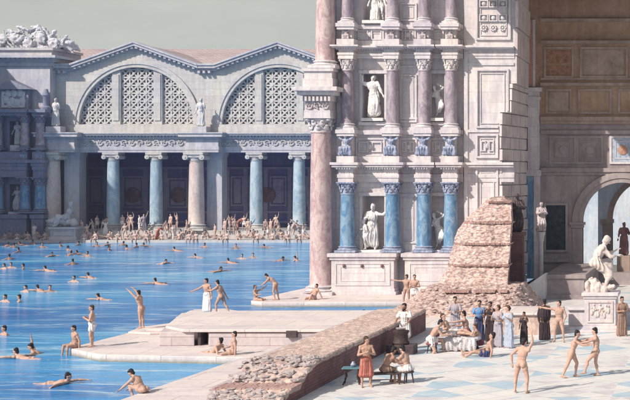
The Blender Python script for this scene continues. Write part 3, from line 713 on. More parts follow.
for k in range(5):
    c_ = V((px_(-8+13*k), YP+2.2, pz(47)+random.uniform(.7,1.5))); b.ell(c_, (.72,.16,.72), None, 16, 8); b.ell(c_-V((0,.15,0)), (.2,.15,.2), None, 8, 6)
sh_ = remesh(b, .09, 1, .05); setmat(sh_, SMP); o = bpy.data.objects.new('shield_pile', sh_); col.objects.link(o); o.parent = tr; o.location = -rootloc(tr)
b = MB()
for k in range(9): b.tube([(px_(-12+6.5*k), YP+3, pz(46)), (px_(-12+6.5*k)+random.uniform(-1.6,1.6), YP+3, pz(46)+random.uniform(1.6,2.9))], [.11,.09], 6)
b.build('spear_bundle', SMP, tr, True)
# river god on its pedestal
rg = empty('statue', (X(63,161), 161, 0), 'large reclining river god sculpture on a carved pedestal by the left pier', 'statue')
b = MB(); run(b, X(50,160), X(75,160), 163, 160.1, [(0,.35,.15),(.35,1.3,0),(1.3,1.55,.2)]); frame(b, X(52,160.1), X(73,160.1), .5, 1.2, 160.1, .1, .08); b.build('pedestal', SMP, rg)
RG = dict(tor=(0,-.45,.95), hd=(0,.1,1), aL=((-.8,.3,.6),(-.3,.3,1)), aR=((.3,-.6,-.8),(.1,.6,-.3)), lL=((-.35,1,.1),(0,.2,-1)), lR=((.3,1,-.1),(0,.9,-.4)))
put('figure', statue_mesh('rivergod', RG, SMF, ('towel',), .04, .03, bulk=1.2), rg, (X(65,161), 161.4, 1.55), 125, 2.5)
b = MB()
for k in range(12): b.ell((X(53+1.7*k,161), 160.8+random.random()*1.2, 1.7+random.random()*.7), (.5,.5,.45), None, 8, 6)
b.build('rock_base', SMF, rg, True)
# long wall of the left wing, outside the frame
lw = MB(); lw.box(-101, -96, 138, 166, 0, 29.2); t = lw.build('wing_wall', PV); tag(t, 'tall blank end wall of the left wing beyond the pavilion', 'wall')

# ------------------------------------------------------------------ tower
YT = 88.0; tx = lambda p: X(p, YT); tz = lambda p: Z(p, YT); YW = 88.62
tow = empty('column_tower', (tx(400), YT, 0), 'tall white marble tower front with tiers of blue and purple columns and niches', 'building')
COLS = (347.5, 392.5, 424, 451)
cxs = [tx(c) for c in COLS]
xa, xb = tx(331), X(464, YW); ZT = 21.55
b = MB(); wx = lambda p: X(p, YW)
# bays with niches: (px0, px1, [(py_bottom, py_top)...])
edges = [(331,362,[]),(362,385,[(254,196),(122,73),(22,-40)]),(385,431,[]),(431,446,[(254,196),(122,73),(24,-30)]),(446,464,[])]
for a0, a1, nic in edges:
    z = 0
    for y0, y1 in nic + [(None,None)]:
        top = tz(y0) if y0 else ZT
        if top > z: b.box(wx(a0), wx(a1), YW, YW+5.6, z, min(top, ZT))
        if y0 is None: break
        d = 1.3 if a0 == 362 else .45
        b.box(wx(a0), wx(a1), YW+d, YW+5.6, tz(y0), min(ZT, tz(y1))); z = tz(y1)
        if z >= ZT: break
b.build('wall', TW, tow)
# pier on the right, cut away in steps
pc = MB(); nt_ = MB(); YC = 88.4; YE = 94.6
steps = ((0, tz(112), 500, 525.5), (tz(112), tz(83), 510, 526.5), (tz(83), ZT, 515.5, 527.5))
for z0, z1, p0, p1 in steps:
    pc.slab([(X(464,YC), YC), (X(p0,YC), YC), (X(p1,YE), YE), (X(464,YC), YE)], z0, z1)
    A = V((X(p0,YC), YC)); B_ = V((X(p1,YE), YE)); nn = V((-(B_-A).y, (B_-A).x)).normalized()*-1
    h = .82 if z0 < tz(83) else 1.9; k = 0; z = z0
    while z < z1-.05:
        zt = min(z+h-.07, z1-.03); o = .10 + .05*((k*7) % 3)
        q = [A-(B_-A).normalized()*o*.6, A+nn*o-(B_-A).normalized()*o*.6, B_+nn*o, B_]
        m3 = [(q[0]+(q[3]-q[0])*f, q[1]+(q[2]-q[1])*f) for f in (0, .33+.08*(k%2), .36+.08*(k%2), .68, .71, 1)]
        for i in (0, 2, 4): nt_.slab([tuple(m3[i][0]), tuple(m3[i][1]), tuple(m3[i+1][1]), tuple(m3[i+1][0])][::-1], z, zt)
        z += h; k += 1
pc.build('corner_pier', TW, tow); nt_.build('cut_slab_courses', NET, tow)
# storeys: (base z of columns, capital top z, entablature..., radius, material)
def tier(zb, zc, r, m, ztop, zped, orn, hb=.45, hc=.85):
    ent = MB(); hh = ztop-zc
    L = [(zc, zc+hh*.22, 0), (zc+hh*.22, zc+hh*.40, .05), (zc+hh*.40, zc+hh*.66, -.03), (zc+hh*.66, zc+hh*.76, .12), (zc+hh*.76, zc+hh*.88, .34), (zc+hh*.88, ztop, .44)]
    run(ent, xa, xb, YW+.3, YW-.22, L, side=False)
    for c in cxs: run(ent, c-.50, c+.50, YW, YT-.48, L, e=.006)
    run(ent, X(464,YC)+.02, X(514.5,YC), YC+.3, YC-.02, [(a, b_, max(.02, p+.04)) for a, b_, p in L], side=False)
    ent.build('entablature', TW, tow)
    dd = MB()
    for c in cxs: dentils(dd, c-.55, c+.55, YT-.48, zc+hh*.66, zc+hh*.755, .09, .08, .26)
    dentils(dd, xa, xb, YW-.22, zc+hh*.66, zc+hh*.755, .09, .08, .24); dd.build('dentil_row', TW, tow)
    for c in cxs: column(tow, c, YT, zb, zc, r, m, SCB if orn == 0 else TW, 'c', hc, hb)
    if zped:
        p = MB()
        for c in cxs:
            run(p, c-.58, c+.58, YW, YT-.58, [(ztop, ztop+.42, 0)], e=.004)
            run(p, c-.34, c+.34, YW, YT-.2, [(ztop+.42, zped-.42, 0)], e=.003)
            run(p, c-.52, c+.52, YW, YT-.52, [(zped-.42, zped-.24, .05), (zped-.24, zped, .12)], e=.004)
        run(p, xa, xb, YW+.1, YW-.14, [(ztop, ztop+.42, .06), (zped-.30, zped, .08)], side=False)
        p.build('pedestal_course', TW, tow)
        for c in cxs: put('ornament_figure', am if orn == 0 else am2, tow, (c, YT-.30, ztop+.42), 180, (zped-ztop-.80)/1.42)
tier(tz(252), tz(182), .50, CB, tz(162.5), tz(130), 0, .42, .80)
tier(tz(130), tz(58), .42, CP, tz(46), tz(24), 1, .45, .85)
for c in cxs: column(tow, c, YT, tz(24), ZT, .38, CP, TW, 'c', .7, .4)
# great pedestals
for i, (a0, a1) in enumerate(((331.5, 394), (405, 468))):
    b = MB(); run(b, X(a0,87.2), X(a1,87.2), YW+.2, 87.15, [(0,.22,.16),(.22,.42,.06),(.42,tz(259),0),(tz(259),tz(256),.10),(tz(256),tz(252.5)-.005*i,.22)], e=.004*i); b.build('great_pedestal', TW, tow)
for a0, a1 in ((335,390),(409,463)):
    b = MB(); f0, f1 = X(a0,87.15), X(a1,87.15); frame(b, f0, f1, .62, 2.15, 87.15, .09, .05); frame(b, f0+.35, f1-.35, .9, 1.88, 87.15, .05, .03); b.build('pedestal_panel', TWP, tow)
for p_ in (344, 362, 382): MB().ell((X(p_,87.1), 87.08, Z(266,87)), (.10,.08,.13), None, 8, 6).build('lion_spout', CUT, tow, True)
# wall panels between the columns and on the pier
for (a0, a1, y0, y1) in ((400,417,122,74),(400,417,20,2),(356,385,156,138),(400,417,156,138),(430,446,156,138),(400,417,244,194),(355.5,384,42,29),(399,416,42,29),(431,444,42,29)):
    b = MB(); frame(b, wx(a0), wx(a1), tz(y0), tz(y1), YW, .10, .09); frame(b, wx(a0)+.22, wx(a1)-.22, tz(y0)+.2, tz(y1)-.2, YW, .05, .05); b.build('wall_panel', TWP, tow)
b = MB()
b.box(wx(399), wx(418), YW-.10, YW, tz(134), tz(127)); b.box(wx(408.5)-.05, wx(408.5)+.05, YW-.14, YW-.02, tz(133.5), tz(127.5))
for py in (66, 196, 118): b.box(wx(399), wx(417.5), YW-.08, YW, tz(py)-.06, tz(py)+.06)
b.build('wall_moulding', TWP, tow)
for a0, a1 in ((360,387),(429.5,447)):
    for y0, y1 in ((254,196),(122,73)):
        b = MB()
        b.box(wx(a0), wx(a0)+.16, YW-.10, YW+.02, tz(y0), tz(y1)+.12); b.box(wx(a1)-.16, wx(a1), YW-.10, YW+.02, tz(y0), tz(y1)+.12); b.box(wx(a0)-.05, wx(a1)+.05, YW-.15, YW+.02, tz(y1), tz(y1)+.22); b.box(wx(a0)-.05, wx(a1)+.05, YW-.22, YW+.02, tz(y0)-.2, tz(y0)+.01); b.build('niche_frame', TWP, tow)
pw = lambda p: X(p, YC); pq = lambda p: Z(p, YC); b = MB()
for (a0, a1, y0, y1) in ((476,511,40,-16),(476,498.5,158,134),(476,498.5,236,168),(476,498.5,300,246)):
    b = MB(); frame(b, pw(a0), pw(a1), pq(y0), pq(y1), YC, .13, .16); frame(b, pw(a0)+.28, pw(a1)-.28, pq(y0)+.28, pq(y1)-.28, YC, .06, .07); b.build('pier_panel', TWP, tow)
b = MB()
for py in (64, 131, 164, 241): b.box(pw(464)+.05, pw(499 if py > 100 else 514), YC-.09, YC, pq(py)-.09, pq(py)+.09)
for (i0, pr, o) in ((0,.16,0),(.28,.07,.28)):
    wd_ = .13 if not o else .06; u0, u1, uc, ut, ub, um = pw(476)+o, pw(509)-o, pw(498.5), pq(69)-o, pq(128)+o, pq(111)
    b.box(u0, u1, YC-pr, YC+.01, ut-wd_, ut); b.box(u0, u0+wd_, YC-pr+.003, YC+.01, ub+wd_, ut-wd_); b.box(u1-wd_, u1, YC-pr+.003, YC+.01, um, ut-wd_); b.box(u0, uc, YC-pr, YC+.01, ub, ub+wd_)
b.box(pw(464)+.02, pw(468), YC-.10, YC, 3, pq(52)); b.build('pier_moulding', TWP, tow)
b = MB()
for cx in (484, 493.5, 503):
    rosette(b, pw(cx), YC-.08, pq(28), .28)
    for py in (18, 4): frame(b, pw(cx)-.3, pw(cx)+.3, pq(py)-.25, pq(py)+.25, YC-.02, .07, .13); b.ell((pw(cx), YC-.06, pq(py)), (.15,.08,.15), None, 8, 6)
b.build('carved_ornament', TWP, tow, True)
for (c0, c1, py) in ((481,494,146),(359,382,147),(402,415,147),(432,444,147),(358,382,35),(402,414,35)):
    y = YC if c0 > 470 else YW; f0, f1 = X(c0, y), X(c1, y); m_ = (f0+f1)/2
    b = MB(); frame(b, f0, m_-.1, Z(py,y)-.35, Z(py,y)+.35, y-.02, .07, .10); frame(b, m_+.1, f1, Z(py,y)-.35, Z(py,y)+.35, y-.02, .07, .10); b.ell((m_, y-.06, Z(py,y)), (.14,.08,.2), None, 8, 6); b.build('carved_ornament', TWP, tow, True)
# giant pink column with its entablature block on the left
YG = 87.6; gx = lambda p: X(p, YG); gz = lambda p: Z(p, YG)
gc = column(tow, gx(321), YG, 0, gz(117), .74, CK, TW, 'c', gz(117)-gz(132), .62, 28, 'giant_column')
b = MB(); run(b, gx(308), gx(334), YW, YG-.9, [(gz(117), gz(111), 0), (gz(111), gz(102), -.06), (gz(102), gz(96), .05), (gz(96), gz(92), .35), (gz(92), gz(88), .62)])
b.box(gx(308), xa+.05, YW-.002, YW+1.2, gz(117), gz(88)-.01); dentils(b, gx(306), gx(336), YG-.95, gz(102), gz(96)-.1, .14, .12, .2)
run(b, gx(306), gx(336), YW+.5, YG-.75, [(gz(88), gz(79), 0), (gz(79), gz(72), -.08), (gz(72), gz(69), .05)]); b.build('column_entablature', TW, tow)
b = MB(); scroll_frieze(b, gx(309), gx(333), YG-.86, gz(106.5), .58, .06); b.build('carved_frieze', SCP, tow, True)
column(tow, gx(325), YG+.1, gz(69), ZT, .66, CK, TW, 'c', 1.2, .55, 26, 'giant_column')
MB().box(X(338,YW), X(347,YW), YW-.3, YW, tz(252), ZT).build('corner_strip', TW, tow)
b = MB(); b.slab([(-16.88,80),(20,80),(20,96),(-16.88,96)], 21.6, 22.3); b.build('shade_slab', BRD, tow)  # unseen slab added to throw the diagonal shade onto the hall wall
# tower statues
def ts(px, pyb, mesh, s, lab, y=YW+.12, rz=180, plinth=.22, w=.75, m=SM):
    t = empty('statue', (X(px,y), y, tz(pyb)), lab, 'statue')
    MB().box(X(px,y)-w, X(px,y)+w, y-.55, y+.45, tz(pyb), tz(pyb)+plinth).build('plinth', m, t, bev=.03)
    put('figure', mesh, t, (X(px,y), y, tz(pyb)+plinth), rz, s); return t
NYM = dict(tor=(.12,0,1), aL=((-.5,.3,-.9),(-.5,.1,-1)), aR=((.8,.1,.1),(-.3,.2,1)), lL=((-.15,.4,-1),(0,-.5,-1)), hd=(-.2,.1,1))
ts(374, 121, statue_mesh('nymph', NYM, SM, ('dress','towel'), .03, .022, bulk=1.3), 1.60, 'draped white marble woman in the middle niche of the tower')
t = ts(372, 253.5, statue_mesh('herc', ST_ARM, SM, ('towel',), .03, .022, bulk=1.2), 1.72, 'white marble pair of figures in the lowest niche between blue columns', w=1.0)
put('second_figure', statue_mesh('child', ST_STAND, SM, ('loin',), .03, .015), t, (X(364,YW-.1), YW-.1, tz(253.5)+.22), 150, 1.15)
t = ts(375, 23, statue_mesh('toga3', ST_STAND, SM, ('dress',), .03, .022), 1.2, 'white marble couple in the top niche of the tower')
put('second_figure', statue_mesh('nymph', NYM, SM), t, (X(380.5,YW+.1), YW+.1, tz(23)+.22), 170, 1.15)
LEAN = dict(tor=(.35,.1,1), aL=((-.7,.1,.6),(.8,.2,.5)), aR=((.5,.3,-.6),(-.6,.5,.1)), lL=((-.3,.6,-.6),(.4,-.6,-.8)), lR=((-.25,.1,-1),(.4,-.1,-1)))
lm = statue_mesh('lean', LEAN, SM, ('skirt',), .035, .02)
ts(438.5, 121, lm, 1.28, 'twisting white figure carved in the narrow right niche of the tower middle tier', y=YW+.12, w=.45)
ts(438.5, 253.5, lm, 1.45, 'twisting white figure in the narrow right niche between the last two blue columns', y=YW+.12, w=.45)

# ------------------------------------------------------------------ brown hall on the right
YH = 94.8; hx = lambda p: X(p, YH); hz = lambda p: Z(p, YH)
hw = empty('vaulted_hall', (hx(600), YH, 0), 'shadowed brown painted hall with a great arch at the right', 'building')
acx, ar, azs = hx(622), 40/13.71, hz(222)
b = MB(); arch_wall(b, hx(521), hx(760), acx, ar, azs, lambda x: hz(119), YH, YH+1.1, .9); b.box(acx-ar-.01, acx+ar+.01, YH+.01, YH+1.0, 0, .9); b.build('lower_wall', BRL, hw)
MB().box(hx(521), hx(760), YH+.002, YH+1.1, hz(119), 21.55).build('upper_wall', BR, hw)
b = MB(); ring(b, acx, azs, ar-.04, ar+.28, YH-.14, YH+.3); ring(b, acx, azs, ar+.28, ar+.70, YH-.22, YH+.1)
for s in (-1, 1): run(b, acx+s*(ar+.33)-.37, acx+s*(ar+.33)+.37, YH+.2, YH-.05, [(azs-.42, azs-.2, .10), (azs-.2, azs-.003, .2), (.0, azs-.42, .0)])
b.build('archivolt', BRL, hw, True)
b = MB()
for (y0, y1, p) in ((121,117,.45),(124,121,.28),(86,83,.3),(80,78,.12),(44,41,.35),(22,19,.3)): b.box(hx(541), hx(760), YH-p, YH, hz(y0), hz(y1))
b.build('wall_moulding', BRP, hw)
b = MB()
for (y0, y1, p) in ((134,130.5,.22),(172,168,.30),(175,172,.15)): b.box(hx(541), hx(760), YH-p, YH, hz(y0), hz(y1))
if 1: b.box(hx(541), hx(569), YH-.25, YH, hz(262), hz(259))
b.build('wall_moulding', BRL, hw)
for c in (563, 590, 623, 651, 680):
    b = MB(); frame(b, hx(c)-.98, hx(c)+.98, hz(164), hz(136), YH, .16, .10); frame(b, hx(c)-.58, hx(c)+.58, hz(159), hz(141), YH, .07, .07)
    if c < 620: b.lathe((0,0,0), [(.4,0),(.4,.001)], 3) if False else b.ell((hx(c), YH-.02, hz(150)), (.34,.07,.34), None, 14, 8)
    b.build('framed_panel', BRL if c < 620 else TW, hw)  # shaded panels brown, sunlit ones white: sun and shade put into the colour
for (a0, a1, y0, y1) in ((544,574,78,47),(580,628,78,47),(634,700,78,47),(546,572,114,89),(578,612,114,89),(618,660,114,89)): b = MB(); frame(b, hx(a0), hx(a1), hz(y0), hz(y1), YH, .16, .10); b.build('framed_panel', BRP, hw)
PO = plain('sunlit orange paint', (.44,.24,.17), .8, .35); PB = plain('sunlit blue paint', (.34,.40,.50), .8, .35, 5)  # brighter colours kept for the panels and sliver that stand in the sun
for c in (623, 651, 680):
    f_ = MB().box(hx(c)-.80, hx(c)+.80, YH-.035, YH, hz(163)+.02, hz(137)-.02).build('sunlit_field', PB, hw)
    q = MB(); q.lathe((0,0,0), [(.36,0),(.36,.05),(.26,.09)], 16); q.v = [(hx(c)+x, YH-.03-z, hz(150)+y) for x,y,z in q.v]; q.build('sunlit_roundel', PO, f_, True)
RU = plain('painted rust field', (.30,.16,.10), .8, .5, 3)
for a0, a1, y0, y1 in ((547,571,75.5,66),(547,571,63,50),(584,624,75,50),(549,569,111,92)): MB().box(hx(a0), hx(a1), YH-.03, YH, hz(y0), hz(y1)).build('painted_strip', RU if a0 < 560 and y0 < 80 else BRP, hw)
# pilaster beside the tower
b = MB(); b.box(hx(528.5), hx(540), YH-.35, YH, hz(170), hz(100)); run(b, hx(528.5), hx(540), YH, YH-.35, [(hz(100), hz(97), .08), (hz(97), hz(92), -.02), (hz(92), hz(88), .18)]); run(b, hx(528.5), hx(540), YH, YH-.30, [(hz(176), hz(170), .12)]); b.box(hx(534.5), hx(540.5), YH-.38, YH, .5, hz(176)); b.build('pilaster', TW, hw)
b = MB(); b.box(hx(527.5), hx(534.3), YH-.32, YH, .5, hz(176)); b.build('blue_pilaster', CB, hw)
b = MB(); b.box(hx(528), hx(533), YH-.12, YH, hz(87), hz(20)); b.build('orange_sun_sliver', PO, hw); b = MB(); b.box(hx(533), hx(535.5), YH-.16, YH, hz(87), hz(20)); b.build('white_sun_sliver', TW, hw)  # sunlit sliver of wall, its brightness put into orange and white strips
# dark window
b = MB(); frame(b, hx(544), hx(568), hz(252), hz(203), YH, .16, .18); wf = b.build('window', BRL, hw)
MB().box(hx(544)+.16, hx(568)-.16, YH-.05, YH, hz(252)+.16, hz(203)-.16).build('pane', plain('dark window void', (.035,.05,.06), .3, .5, 3), wf)
# courtyard seen through the arch
cy = empty('courtyard_arcade', (hx(630), 101, 0), 'pale blue inner arcade seen through the great arch', 'building')
c2x = X(652, 101); b = MB(); arch_wall(b, X(598,101), X(760,101), c2x, 3.1, 4.6, lambda x: 14, 101, 101.9, 0); b.build('wall', CT, cy)
b = MB(); ring(b, c2x, 4.6, 3.06, 3.45, 100.85, 101.3); run(b, c2x-3.85, c2x-3.12, 101.2, 100.95, [(4.1,4.3,.08),(4.3,4.597,.16),(.0,4.1,0)]); b.build('archivolt', BRP, cy, True)
t = tag(MB().box(X(520,116), X(800,116), 116, 117, 0, 16).build('courtyard_wall', CT), 'far pale wall closing the courtyard behind the arcade', 'wall')
# podium, ramp wall, benches
pd = empty('stone_podium', (X(565,86), 84, 0), 'low shaded stone podium under the dark window', 'podium')
b = MB(); run(b, X(546,84), X(584,84), YH-.3, 84, [(0,.3,.12),(.3,1.35,0),(1.35,1.6,.12)]); b.build('block', BRL, pd)
rw = MB(); rw.add([(X(506,81),80.6,0),(X(546,84),83.6,0),(X(546,84),83.6,1.75),(X(506,81),80.6,.25),(X(506,81)+.1,81.2,0),(X(546,84)+.1,84.2,0),(X(546,84)+.1,84.2,1.75),(X(506,81)+.1,81.2,.25)], [(0,1,2,3),(5,4,7,6),(3,2,6,7),(0,3,7,4),(1,5,6,2),(0,4,5,1)])
tag(rw.build('ramp_wall', TWP, bev=.04), 'sloping pale parapet rising from the ruin towards the dark window', 'wall')
lwl = empty('low_wall', (X(528,66), 66, 0), 'low cream wall behind the standing women and cloaked figure', 'wall')
b = MB(); b.box(X(499,65.4), X(556,65.4), 65.4, 68.6, 0, 1.0); b.build('wall_core', SND, lwl); b = MB(); b.box(X(498.5,65.2), X(556.5,65.2), 65.25, 68.75, 1.0, 1.12); b.build('coping', TER, lwl, bev=.04)
bw = empty('low_wall', (X(578,70), 70, 0), 'low pale blue block wall joining the statue pedestal', 'wall'); MB().box(X(568,69), X(640,69), 69.2, 70.4, 0, .85).build('wall_core', TWP, bw, bev=.04); MB().box(X(567,69), X(640,69), 69.05, 70.55, .85, .98).build('coping', TW, bw, bev=.03)
# seated statue on the plaza
YS = 67.3; sx = X(601.5, YS)
sp = empty('statue', (sx, YS, 0), 'seated draped nymph statue on a carved square pedestal before the arch', 'statue')
b = MB(); run(b, sx-.80, sx+.80, YS+.80, YS-.80, [(0,.16,.14),(.16,.34,.07),(.34,1.72,0),(1.72,1.86,.06),(1.86,2.02,.14)]); b.build('pedestal', TW, sp, bev=.02)
b = MB(); frame(b, sx-.66, sx+.66, .5, 1.6, YS-.80, .08, .05); 
for k in range(9): b.ell((sx-.42+.105*k, YS-.80, 1.02+.18*math.sin(k*1.9)), (.085,.07,.17), None, 8, 6); b.ell((sx-.42+.105*k, YS-.82, 1.27+.15*math.sin(k*1.9)), (.05,.05,.055), None, 8, 6)
b.build('carved_panel', SMT, sp, True)
NY2 = dict(tor=(0,.18,1), tor2=(0,.6,.9), hd=(0,.55,.9), look=(0,1,-.5), aL=((-.2,.7,-.75),(.4,.8,.45)), aR=((.25,.6,-.9),(-.3,.9,.1)), lL=((-.15,1,.0),(0,-.15,-1)), lR=((.12,.75,-.6),(0,-.3,-1)))
put('figure', statue_mesh('nymph2', NY2, SMT, ('skirt',), .025, .018, bulk=1.1), sp, (sx-.28, YS, 2.05), -70, 1.85)
b = MB()
for k in range(26):
    u = random.random(); b.ell((sx-.72+u*.95, YS-.3+random.random()*.6, 2.02+.45*(1-u)*random.random()+.1), (.13+.1*random.random(),.2,.2+.32*random.random()*(1.2-u)), None, 8, 6)
for k in range(7): b.ell((sx+.35+random.random()*.3, YS-.25+random.random()*.4, 2.08+random.random()*.28), (.14,.16,.12), None, 8, 6)
r = remesh(b, .03, 2, .03); setmat(r, SMT); o = bpy.data.objects.new('rock_seat', r); col.objects.link(o); o.parent = sp; o.location = -V((sx, YS, 0))
# busts
BUST = dict(aL=((-.2,.5,-.8),(.8,.4,.2)), aR=((.2,.5,-.8),(-.8,.4,.2)), tor=(0,.12,1), lL=((-.1,.6,-.8),(0,-.6,-.8)), lR=((.1,.6,-.8),(0,-.6,-.8)))
def bust(px, y, pyb, pyt, mat_, pm, lab, w):
    x = X(px, y); z1 = Z(pyb, y); t = empty('bust', (x, y, 0), lab, 'bust')
    b = MB(); b.lathe((x, y, 0), [(w*1.5,0),(w*1.5,.25),(w*1.05,.4),(w,.5),(w*.9,z1-.7),(w*1.2,z1-.55),(w*1.3,z1-.3),(w*1.7,z1-.12),(w*1.7,z1)], 14) if w < .3 else b.box(x-w, x+w, y-w, y+w, 0, z1-.25).box(x-w*1.25, x+w*1.25, y-w*1.25, y+w*1.25, z1-.25, z1)
    b.build('post', pm, t, w < .3); put('figure', statue_mesh('bust'+lab[:4], BUST, mat_, ('cloak',), .03, .02), t, (x, y, z1), 200, (pyb-pyt)*y/F/1.35)
bust(517, 85.5, 232, 201, BRZ, CUT, 'dark crouching bust on a brown block beside the ruined wall', .42)
bust(541, 88, 232, 208, SCP, TWP, 'pale crouching bust on a slim white post by the dark window', .17)
# dark statue in the arch
da = empty('statue', (X(624,97.5), 97.5, 0), 'dark standing statue under the great arch', 'statue'); MB().box(X(624,97.5)-.5, X(624,97.5)+.5, 97, 98, 0, 2.0).build('pedestal', BRP, da, bev=.04); put('figure', statue_mesh('darkst', ST_TOGA, CUT, ('dress',)), da, (X(624,97.5), 97.5, 2.0), 180, 1.35)

# ------------------------------------------------------------------ ruined masonry wedge
def interp(t, q):
    for (a, u), (b_, v) in zip(q, q[1:]):
        if t <= b_: return u + (v-u)*max(0, (t-a))/(b_-a)
    return q[-1][1]
pL = [(197,490),(200,484),(206,477),(214,468),(224,459),(234,453),(248,449),(262,445),(276,440),(286,434),(296,426),(306,414)]
pR = [(197,503),(203,511),(222,511.5),(258,509),(296,506.5),(306,507)]
ru = empty('ruined_wall', (X(470,79), 80, 0), 'tall broken wedge of pinkish rubble masonry with brick bands against the tower', 'ruin')
def rn(p, s, a): return a*(mn.noise(V(p)*s) + .5*mn.noise(V(p)*s*2.3) + .35*mn.noise(V(p)*s*5.1))
b = MB(); rows = []; NR = 84; Z0, Z1 = -.1, 0
ztop = Z(198, 81.5)
for j in range(NR+1):
    z = ztop*j/NR; Y0 = 78.4 + 2.9*(z/ztop); py = HZ + (H-z)*F/Y0
    saw = .35*((z % 1.28)/1.28)
    xl = X(interp(py, pL) + 3*saw - .5, Y0); xr = X(interp(py, pR), Y0); row = []
    nf = 46
    for i in range(nf+1): row.append((xl+(xr-xl)*i/nf, Y0 + .25*saw + .9*(1-min(1,i/12))**2))
    xq = X(interp(py, pR)+2.0, 88.3)
    for i in range(1, 15): row.append((xr+(xq-xr)*i/14, Y0+(88.2-Y0)*i/14))
    for i in range(0, 8): row.append((xq+(xl-xq)*i/7, 88.25))
    for i in range(1, 14): row.append((xl, 88.2+(Y0+.6-88.2)*i/14))
    rr = []
    for (x, y) in row:
        d = rn((x,y,z), 1.1, .16) + .09*mn.voronoi(V((x*3.2,y*3.2,z*4.4)))[0][0]
        rr.append((x + (d*.6 if y > Y0+.3 else rn((x+9,y,z),1.5,.05)), y - d, z + rn((x,y+5,z), 2, .05)))
    rows.append(rr)
n = len(rows[0]); vs = [p for r_ in rows for p in r_]; fs = []
for j in range(NR):
    for i in range(n): fs.append((j*n+i, j*n+(i+1)%n, (j+1)*n+(i+1)%n, (j+1)*n+i))
ce = len(vs); vs.append((sum(p[0] for p in rows[-1])/n+.2, 84, ztop+.1))
for i in range(n): fs.append((NR*n+i, NR*n+(i+1)%n, ce))
b.add(vs, fs); rc = b.build('rubble_core', RB, ru)
for k in range(1, 6):
    z = 1.28*k - .10; Y0 = 78.4+2.9*(z/ztop); py = HZ+(H-z)*F/Y0; xl = X(interp(py, pL)+2.2, Y0); xr = X(interp(py, pR), Y0)+.0; q = MB(); m_ = 40
    for i in range(m_):
        u0 = xl+(xr-xl)*i/m_; u1 = xl+(xr-xl)*(i+.95)/m_
        for s in (0, 1):
            dd = random.uniform(-.03,.05) + rn((u0, Y0, z), 1.1, .08) - .75*(1-min(1,i/11))**2; q.box(u0+s*.06, u1+s*.06-.01, Y0-.10-dd, Y0+1.2, z+s*.062, z+s*.062+.054)
    q.build('brick_course', BRK, ru)
# footing: a mound of rubble with a brick ledge
b = MB(); NX, NY = 84, 36; gx0, gx1 = X(398,78), X(534,78)+.3
def mound(x, y):
    u = (x-gx0)/(gx1-gx0); v = (y-73.6)/(81-73.6)
    h = 1.35*min(1, max(0, v*2.2))**.8*min(1, max(0,u)*4.2)*min(1, max(0, (1-u))*7)
    return h
vs = []; fs = []
for j in range(NY+1):
    for i in range(NX+1):
        x = gx0+(gx1-gx0)*i/NX; y = 73.6+(81-73.6)*j/NY; h = mound(x, y)
        vs.append((x, y, h + (rn((x,y,0),1.5,.10)+.10*mn.voronoi(V((x*2.6,y*2.6,0)))[0][0])*min(1,h*2) - .03))
for j in range(NY):
    for i in range(NX): k = j*(NX+1)+i; fs.append((k,k+1,k+NX+2,k+NX+1))
b.add(vs, fs); b.build('rubble_footing', RB, ru)
q = MB()
for i in range(46):
    x = X(444,76)+(X(507,76)-X(444,76))*i/46
    if mn.noise(V((x*1.3,2,1))) > .22: continue
    q.box(x, x+.1, 75.9+random.uniform(-.05,.05), 77.4, 1.17, 1.23); q.box(x, x+.1, 75.98+random.uniform(-.05,.05), 77.4, 1.235, 1.29)
q.build('brick_course', BRK, ru)
def stones(mb, spots, r0, r1):
    for (x, y, z) in spots:
        r = random.uniform(r0, r1); k = len(mb.v); a = random.random()*3; fr = (V((math.cos(a),math.sin(a),0)), V((-math.sin(a),math.cos(a),0)), V((0,0,1)))
        mb.ell((x,y,z), (r*random.uniform(.9,1.9), r, r*random.uniform(.30,.55)), fr, 7, 5)
        for i in range(k, len(mb.v)):
            p = V(mb.v[i]); mb.v[i] = tuple(p + V((mn.noise(p*7), mn.noise(p*7+V((5,0,0))), mn.noise(p*7+V((0,5,0)))))*r*.5)
q = MB(); stones(q, [(gx0+1+random.random()*(gx1-gx0-2), 74+random.random()*4.5, 0) for _ in range(0)], .1, .2)
sp_ = []
for _ in range(420):
    x = gx0+random.random()*(gx1-gx0); y = 73.8+random.random()*5; h = mound(x, y)
    if h > .12: sp_.append((x, y, h))
stones(q, sp_, .07, .20); q.build('loose_rubble', RB, ru)

# ------------------------------------------------------------------ long cut wall in the foreground
cw = empty('cut_wall', (-16.2, 56, 0), 'long low wall cut flat with a sandy top and dark brick side running to the ruin', 'wall')
XA, XB = -17.45, -15.0
prof = [(43.9,0),(44.6,.22),(45.6,.42),(45.7,.50),(47.0,.50),(47.1,.62),(48.0,.95),(48.9,1.10),(67.4,1.10)]
ph = lambda y: interp(y, prof)
b = MB(); q = [(y, z-.05) for y, z in prof]; N = len(q)
vs = [(XB, y, z) for y, z in q] + [(XB, 67.4, -.4), (XB, 43.9, -.4)] ; M_ = len(vs); vs += [(XA, y, z) for _, y, z in vs]
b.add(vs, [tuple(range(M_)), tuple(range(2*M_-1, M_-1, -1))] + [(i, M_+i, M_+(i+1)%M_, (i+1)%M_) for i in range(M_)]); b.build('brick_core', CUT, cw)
b = MB(); NX, NY = 40, 420; vs = []; fs = []
for j in range(NY+1):
    y = 43.9+(67.4-43.9)*j/NY
    for i in range(NX+1):
        x = XA-.03+(XB-XA+.06)*i/NX; e = min(i, NX-i)
        z = ph(y) + rn((x,y,0), 2.0, .035) + .03*mn.voronoi(V((x*4,y*3,1)))[0][0] - (.05 if e == 0 else 0)
        vs.append((x + (rn((x,y,3),1.6,.05) if e < 2 else 0), y, z))
for j in range(NY):
    for i in range(NX): k = j*(NX+1)+i; fs.append((k,k+1,k+NX+2,k+NX+1))
